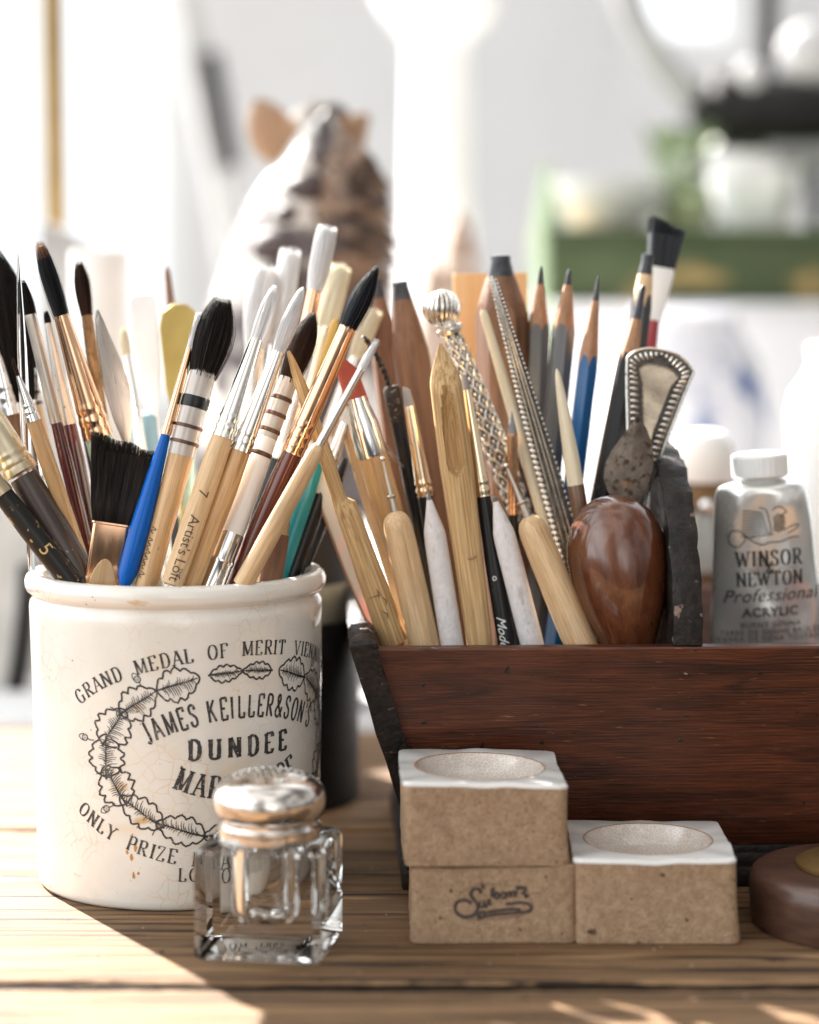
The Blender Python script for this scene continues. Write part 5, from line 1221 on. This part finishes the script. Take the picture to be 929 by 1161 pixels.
# white candlestick
p = P(497, 400, 150); cs = thing('white_candlestick', 'white turned candlestick column with wide top, blurred at centre', 'candlestick', (p.x, 150, 0)); c = proj(p)[2]/F
Z = lambda py: P(497, py, 150).z
mb = MB(); mb.rev([(0, 75*c), (1.2, 75*c), (2, 50*c), (Z(420), 46*c), (Z(290), 42*c), (Z(225), 38*c), (Z(120), 36*c), (Z(60), 35*c), (Z(42), 40*c), (Z(25), 58*c), (Z(0), 70*c), (Z(-40), 72*c), (Z(-50), 60*c)], 48); obj('column', mb, M['frame'], cs)
# green box, on white box
zt = P(780, 258, 140).z; zm = P(780, 343, 140).z; zb_ = P(780, 343, 137).z
xa = P(622, 300, 140).x; 
wbx = thing('white_box', 'large white box below the green one, blurred at right', 'box', (xa+17, 150, 0))
mb = MB(); mb.box(-16.5, 24, -10, 12, 0, zm-.6, .3); obj('carton', mb, M['wall'], wbx)
mb = MB(); mb.box(-16.9, 24.4, -10.5, 12.4, zm-.6, zm, .2); obj('lid', mb, M['wall'], wbx)
gb = thing('green_box', 'olive green storage box with tan patches on top of the white box', 'box', (xa+17, 150, zm))
mb = MB(); mb.box(-17, 23, -9.6, 10, .0, zt-zm-.5, .25); obj('carton', mb, M['green'], gb)
mb = MB(); mb.box(-17.2, 23.2, -9.9, 10.2, zt-zm-.5, zt-zm, .2); obj('lid', mb, M['green'], gb)
# blue and white pot in front of the white box
p = P(775, 470, 128); bw = thing('porcelain_pot', 'blue and white porcelain pot blurred behind the silver fan handle', 'pot', (p.x, 128, 0)); c = proj(p)[2]/F
Z = lambda py: P(775, py, 128).z
mb = MB(); mb.rev([(0, 55*c), (.4, 58*c), (Z(560), 85*c), (Z(470), 95*c), (Z(410), 86*c), (Z(375), 62*c), (Z(362), 58*c), (Z(352), 62*c), (Z(350), 56*c), (Z(360), 50*c), (Z(400), 60*c)], 48); obj('body', mb, M['bluewhite'], bw)
# pale bowls and plant on the green box
zt_ = zt
for lab, px, w, top_, mt in (('wide white bowl on the green box, left of the plant', 690, 70, 205, 'frame'), ('white mug on the green box under the black stand', 842, 40, 175, 'frame'), ('white jar on the green box beside the mug', 868, 40, 192, 'plastic')):
    yy = 150 if w > 50 else 147; q0 = P(px, 240, yy); c = proj(q0)[2]/F; o = thing('white_bowl' if w > 50 else 'white_cup', lab, 'bowl' if w > 50 else 'cup', (q0.x, yy, zt))
    zh = max(1.5, P(px, top_, yy).z-zt)
    mb = MB(); mb.rev([(0, w*c*.5), (zh*.15, w*c*.62), (zh*.6, w*c*.95), (zh, w*c), (zh-.05, w*c*.93), (zh*.3, w*c*.6)], 40); obj('bowl', mb, M[mt], o)
q0 = P(775, 240, 152); pl = thing('potted_plant', 'small green potted plant on the green box, blurred', 'plant', (q0.x, 152, zt))
mb = MB(); mb.rev([(0, 1.6), (2.2, 2.1), (2.4, 2.1), (2.4, 1.8)], 24); obj('pot', mb, mk('sage_pot', (.34, .40, .22), (.40, .46, .27), 3*(20,), .5), pl)
mb = MB(); lr = random.Random(5)
for k in range(60):
    a = lr.uniform(0, 2*pi); l = lr.uniform(2, 6.5); el_ = lr.uniform(-.1, 1.2); d = Vector((cos(a)*cos(el_), sin(a)*cos(el_), sin(el_))); o = Vector((0, 0, 2.4)); tip = o+d*l; n = d.cross(Vector((0, 0, 1))).normalized()
    mb.tube([o, o+d*l*.6], .05, 4); mb.loft([[o+d*l*.55+n*.02, o+d*l*.55-n*.02], [o+d*l*.72+n*.55, o+d*l*.72-n*.55], [o+d*l*.88+n*.45-Vector((0, 0, .1)), o+d*l*.88-n*.45-Vector((0, 0, .1))], [tip+n*.02-Vector((0, 0, .3)), tip-n*.02-Vector((0, 0, .3))]], cap0=False, cap1=False, closed=False)
obj('foliage', mb, M['leafgreen'], pl)
q0 = P(616, 240, 146); pl = thing('green_bottle', 'slim pale green glass bottle at the left end of the green box', 'bottle', (q0.x, 142, 0)); c = 142/F
Z = lambda py: P(616, py, 142).z
mb = MB(); mb.rev([(0, 14*c), (.2, 15*c), (Z(250), 15*c), (Z(225), 12*c), (Z(205), 7*c), (Z(188), 7*c)], 24); obj('body', mb, mk('green_glass', (.36, .47, .29), (.42, .52, .34), 3*(20,), .15), pl)
# black stand with curved grey arm, upper right
p = P(905, 330, 156); st = thing('black_stand', 'black metal stand with horizontal tray and curved grey arm at upper right', 'stand', (p.x, 156, zt))
V = lambda px, py, dy=0: tuple(P(px, py, 156+dy)-Vector((p.x, 156, zt)))
mb = MB(); mb.tube(smoothpath([V(960, 128), V(900, 130), V(850, 128), V(800, 124), V(780, 122)], 6), [2.5]*18+[1.8]*3+[.9]*4, 14); obj('tray_bar', mb, M['blackmetal'], st)
mb = MB(); mb.tube(smoothpath([V(706, -40), V(716, 10), V(742, 60), V(775, 100), V(800, 122)], 6), 1.0, 12); obj('curved_arm', mb, M['greymetal'], st)
mb = MB(); mb.tube([V(872, -60), V(870, 20), V(866, 125)], .65, 12); mb.tube([V(800, 124), V(808, 180), V(822, 240), V(824, 262)], .55, 10); mb.tube([V(925, 130), V(925, 200), V(925, 258)], .6, 10); obj('post', mb, M['blackmetal'], st)
mb = MB(); mb.box(*(V(868, 0)[0], V(960, 0)[0]), -1.5, 1.5, V(900, 190)[2], V(900, 152)[2], .3); obj('shelf', mb, M['greymetal'], st)
for k, (px, py, r) in enumerate(((915, 58, 30), (852, 84, 16))):
    mb = MB(); v = V(px, py, -4); mb.ell(v, (r*.055, 0, 0), (0, r*.03, 0), (0, 0, r*.055), 20, 10); obj('pale_disc', mb, M['wall'], st)
# easel rail and pole
p = P(245, 480, 178); ez = thing('easel', 'dark grey slanting easel leg blurred behind the crock', 'easel', (p.x, 178, -60))
V = lambda px, py, dy=0: tuple(P(px, py, 178+dy)-Vector((p.x, 178, -60)))
mb = MB(); a, b = Vector(V(196, -60)), Vector(V(300, 470)); mb.tube([a, a.lerp(b, .5), b], 1.2, 4); obj('leg', mb, M['greymetal'], ez)
mb = MB(); a, b = Vector(V(238, 60, -1.5)), Vector(V(262, 190, -1.5)); mb.tube([a, b], .8, 4); obj('slider', mb, M['blackmetal'], ez)
mb = MB(); mb.tube([V(300, 470), (10, 20, 0)], 1.2, 4); obj('leg', mb, M['greymetal'], ez)
p = P(64, 250, 122); po = thing('brass_pole', 'upright brass pole blurred at the upper left', 'pole', (p.x, 122, -60))
mb = MB(); mb.rev([(-.0, 4), (1, 4), (1.2, .55), (p.z+60, .52), (p.z+100, .52)], 24); obj('shaft', mb, M['poleb'], po)
# grey block & white card behind crock's left
p = P(78, 330, 112); gk = thing('grey_easel_tray', 'grey slanted metal bracket behind the left brushes, blurred', 'bracket', (p.x, 112, 0)); c = 112/F
mb = MB(); v0 = lambda px, py: (P(px, py, 112).x-p.x, P(px, py, 112).z)
mb.prism([v0(48, 640), v0(108, 640), v0(108, 282), v0(90, 268), v0(48, 250)], -.8, .8, b=.1); obj('plate', mb, M['greymetal'], gk)
p = P(115, 330, 104); wm = thing('white_mug', 'white mug blurred behind the brown-tipped brushes', 'mug', (p.x, 104, 0)); c = 104/F
mb = MB(); zt = P(115, 284, 104).z; mb.rev([(0, 28*c), (.2, 31*c), (zt-.2, 33*c), (zt, 32*c), (zt-.1, 30*c), (2, 28*c)], 40); obj('body', mb, M['plastic'], wm)
# back wall with windows
WY = 250.0
bw_ = bpy.data.objects.new('back_wall', None); COL.objects.link(bw_); bw_['kind'] = 'structure'; bw_['label'] = 'white room wall with bright windows, far out of focus'
def wallbox(x0, x1, z0, z1): 
    mb = MB(); mb.box(x0, x1, WY, WY+6, z0, z1); obj('wall_panel', mb, M['wall'], bw_)
X = lambda px: P(px, 300, WY).x
ZW = lambda py: P(464, py, WY).z
L0, L1, R0, R1 = X(-260), X(205), X(700), X(845)
ztop, zbot = 66.0, -70.0; wz0, wz1 = ZW(470), 62.0; rz0 = ZW(62)
wallbox(-75, L0, zbot, ztop); wallbox(L0, L1, zbot, wz0); wallbox(L0, L1, wz1, ztop); wallbox(L1, R0, zbot, ztop)
wallbox(R0, R1, zbot, rz0); wallbox(R0, R1, wz1, ztop); wallbox(R1, 85, zbot, ztop)
def window(lab, x0, x1, z0, z1, nx):
    w = thing('window', lab, 'window', ((x0+x1)/2, WY, z0)); h = z1-z0; hw = (x1-x0)/2; mb = MB(); fr = 2.2
    mb.box(-hw, -hw+fr, 1, 5, 0, h); mb.box(hw-fr, hw, 1, 5, 0, h); mb.box(-hw+fr, hw-fr, 1, 5, 0, fr); mb.box(-hw+fr, hw-fr, 1, 5, h-fr, h)
    for i in range(1, nx):
        x = -hw+2*hw*i/nx; mb.box(x-1, x+1, 1.2, 4.8, fr, h-fr)
    obj('frame', mb, M['frame'], w)
    for i in range(nx):
        a = -hw+2*hw*i/nx+(fr if i == 0 else 1); b = -hw+2*hw*(i+1)/nx-(fr if i == nx-1 else 1)
        mb = MB(); mb.box(a, b, 2.8, 3.2, fr, h-fr); obj('pane', mb, M['pane'], w)
m = bpy.data.materials.new('window_pane'); m.use_nodes = True
nt = m.node_tree; nt.nodes.remove(nt.nodes['Principled BSDF']); tr = nt.nodes.new('ShaderNodeBsdfTransparent'); gl = nt.nodes.new('ShaderNodeBsdfGlossy'); gl.inputs['Roughness'].default_value = .05
mx = nt.nodes.new('ShaderNodeMixShader'); mx.inputs[0].default_value = .06; nt.links.new(tr.outputs[0], mx.inputs[1]); nt.links.new(gl.outputs[0], mx.inputs[2]); nt.links.new(mx.outputs[0], nt.nodes['Material Output'].inputs['Surface'])
M['pane'] = m
window('tall bright window at the left, behind the brass pole', L0, L1, wz0, wz1, 3)
window('small bright window at upper right, behind the curved arm', R0, R1, rz0, wz1, 1)
fl = MB(); fl.box(-150, 150, -60, 330, -66, -62); fo = obj('floor', fl, mk('pale_floor', (.45, .42, .39), (.52, .49, .46), 3*(5,), .6)); fo['kind'] = 'structure'

# ------------------------------------------------------------------ light
SUN_E = radians(37); SD = Vector((-.56*cos(SUN_E), .83*cos(SUN_E), sin(SUN_E))); SD.normalize()
tgt = Vector((0, 72, 6)); ld = bpy.data.lights.new('sunlight_through_window', 'SPOT'); lo = bpy.data.objects.new('sunlight_through_window', ld); COL.objects.link(lo)
DS = 420.0; lo.location = (tgt+SD*DS)*K; lo.rotation_euler = (-SD).to_track_quat('-Z', 'Y').to_euler()
ld.energy = 4600; ld.spot_size = radians(30); ld.spot_blend = .3; ld.shadow_soft_size = .022; ld.color = (1, .955, .89)
w = bpy.data.worlds.new('World'); sc.world = w; w.use_nodes = True
nt = w.node_tree; N = nt.nodes; L = nt.links; bg = N['Background']
tc = N.new('ShaderNodeTexCoord'); sep = N.new('ShaderNodeSeparateXYZ'); L.new(tc.outputs['Generated'], sep.inputs[0])
def mth(op, a, b=None, clamp=False):
    x = N.new('ShaderNodeMath'); x.operation = op; x.use_clamp = clamp
    for i, v in enumerate((a, b)):
        if v is None: continue
        if isinstance(v, (int, float)): x.inputs[i].default_value = v
        else: L.new(v, x.inputs[i])
    return x.outputs[0]
def ss(v, lo_, hi_):
    x = N.new('ShaderNodeMapRange'); x.interpolation_type = 'SMOOTHSTEP'; L.new(v, x.inputs['Value']); x.inputs['From Min'].default_value = lo_; x.inputs['From Max'].default_value = hi_; return x.outputs[0]
gx, gy, gz = sep.outputs
# a bright room: big windows behind and to the left, dimmer room on the camera's side and to the right
left = mth('MULTIPLY', ss(mth('MULTIPLY', gx, -1), .25, .75), ss(gz, -.12, .05))
back = mth('MULTIPLY', ss(gy, .25, .6), ss(gz, -.2, .0))
noi = N.new('ShaderNodeTexNoise'); noi.inputs['Scale'].default_value = 2.4; noi.inputs['Detail'].default_value = 1.0; L.new(tc.outputs['Generated'], noi.inputs['Vector'])
room = mth('ADD', mth('MULTIPLY', ss(noi.outputs['Fac'], .42, .60), .72), .26)
room = mth('MULTIPLY', room, mth('SUBTRACT', 1.0, mth('MULTIPLY', ss(gx, .1, .8), .55)))
room = mth('MULTIPLY', room, mth('ADD', mth('MULTIPLY', ss(gz, -.25, .1), .75), .25))
front = mth('MULTIPLY', mth('MULTIPLY', ss(mth('MULTIPLY', gy, -1), .90, .985), ss(gx, -.12, .04)), ss(gz, -.15, .0))  # made-up bright patch behind the camera, added for the paint tube to reflect
room = mth('ADD', room, mth('MULTIPLY', front, .9))
tot = mth('ADD', room, mth('ADD', mth('MULTIPLY', left, 1.5), mth('MULTIPLY', back, .95)))
cmb = N.new('ShaderNodeMix'); cmb.data_type = 'RGBA'; cmb.inputs['A'].default_value = (1, .98, .95, 1); cmb.inputs['B'].default_value = (.92, .97, 1, 1)
L.new(mth('MINIMUM', mth('ADD', left, back), 1.0), cmb.inputs['Factor']); L.new(cmb.outputs['Result'], bg.inputs['Color']); L.new(tot, bg.inputs['Strength'])

# ------------------------------------------------------------------ camera
cd = bpy.data.cameras.new('camera'); co = bpy.data.objects.new('camera', cd); COL.objects.link(co); sc.camera = co
co.location = CAM*K; co.rotation_euler = (pi/2-TH, 0, 0)
cd.sensor_fit = 'VERTICAL'; cd.sensor_height = 36; cd.sensor_width = 36; cd.lens = F/H0*36
cd.clip_start = .02; cd.clip_end = 60
cd.dof.use_dof = True; cd.dof.focus_distance = .716/cos(TH); cd.dof.aperture_fstop = 4.8; cd.dof.aperture_blades = 0
sc.view_settings.view_transform = 'Standard'; sc.view_settings.look = 'None'; sc.view_settings.exposure = 0.52; sc.view_settings.gamma = 1
sc.cycles.use_denoising = True
sc.cycles.max_bounces = 14; sc.cycles.transmission_bounces = 12; sc.cycles.glossy_bounces = 6; sc.cycles.diffuse_bounces = 4
sc.cycles.sample_clamp_indirect = 6.0; sc.cycles.use_adaptive_sampling = True
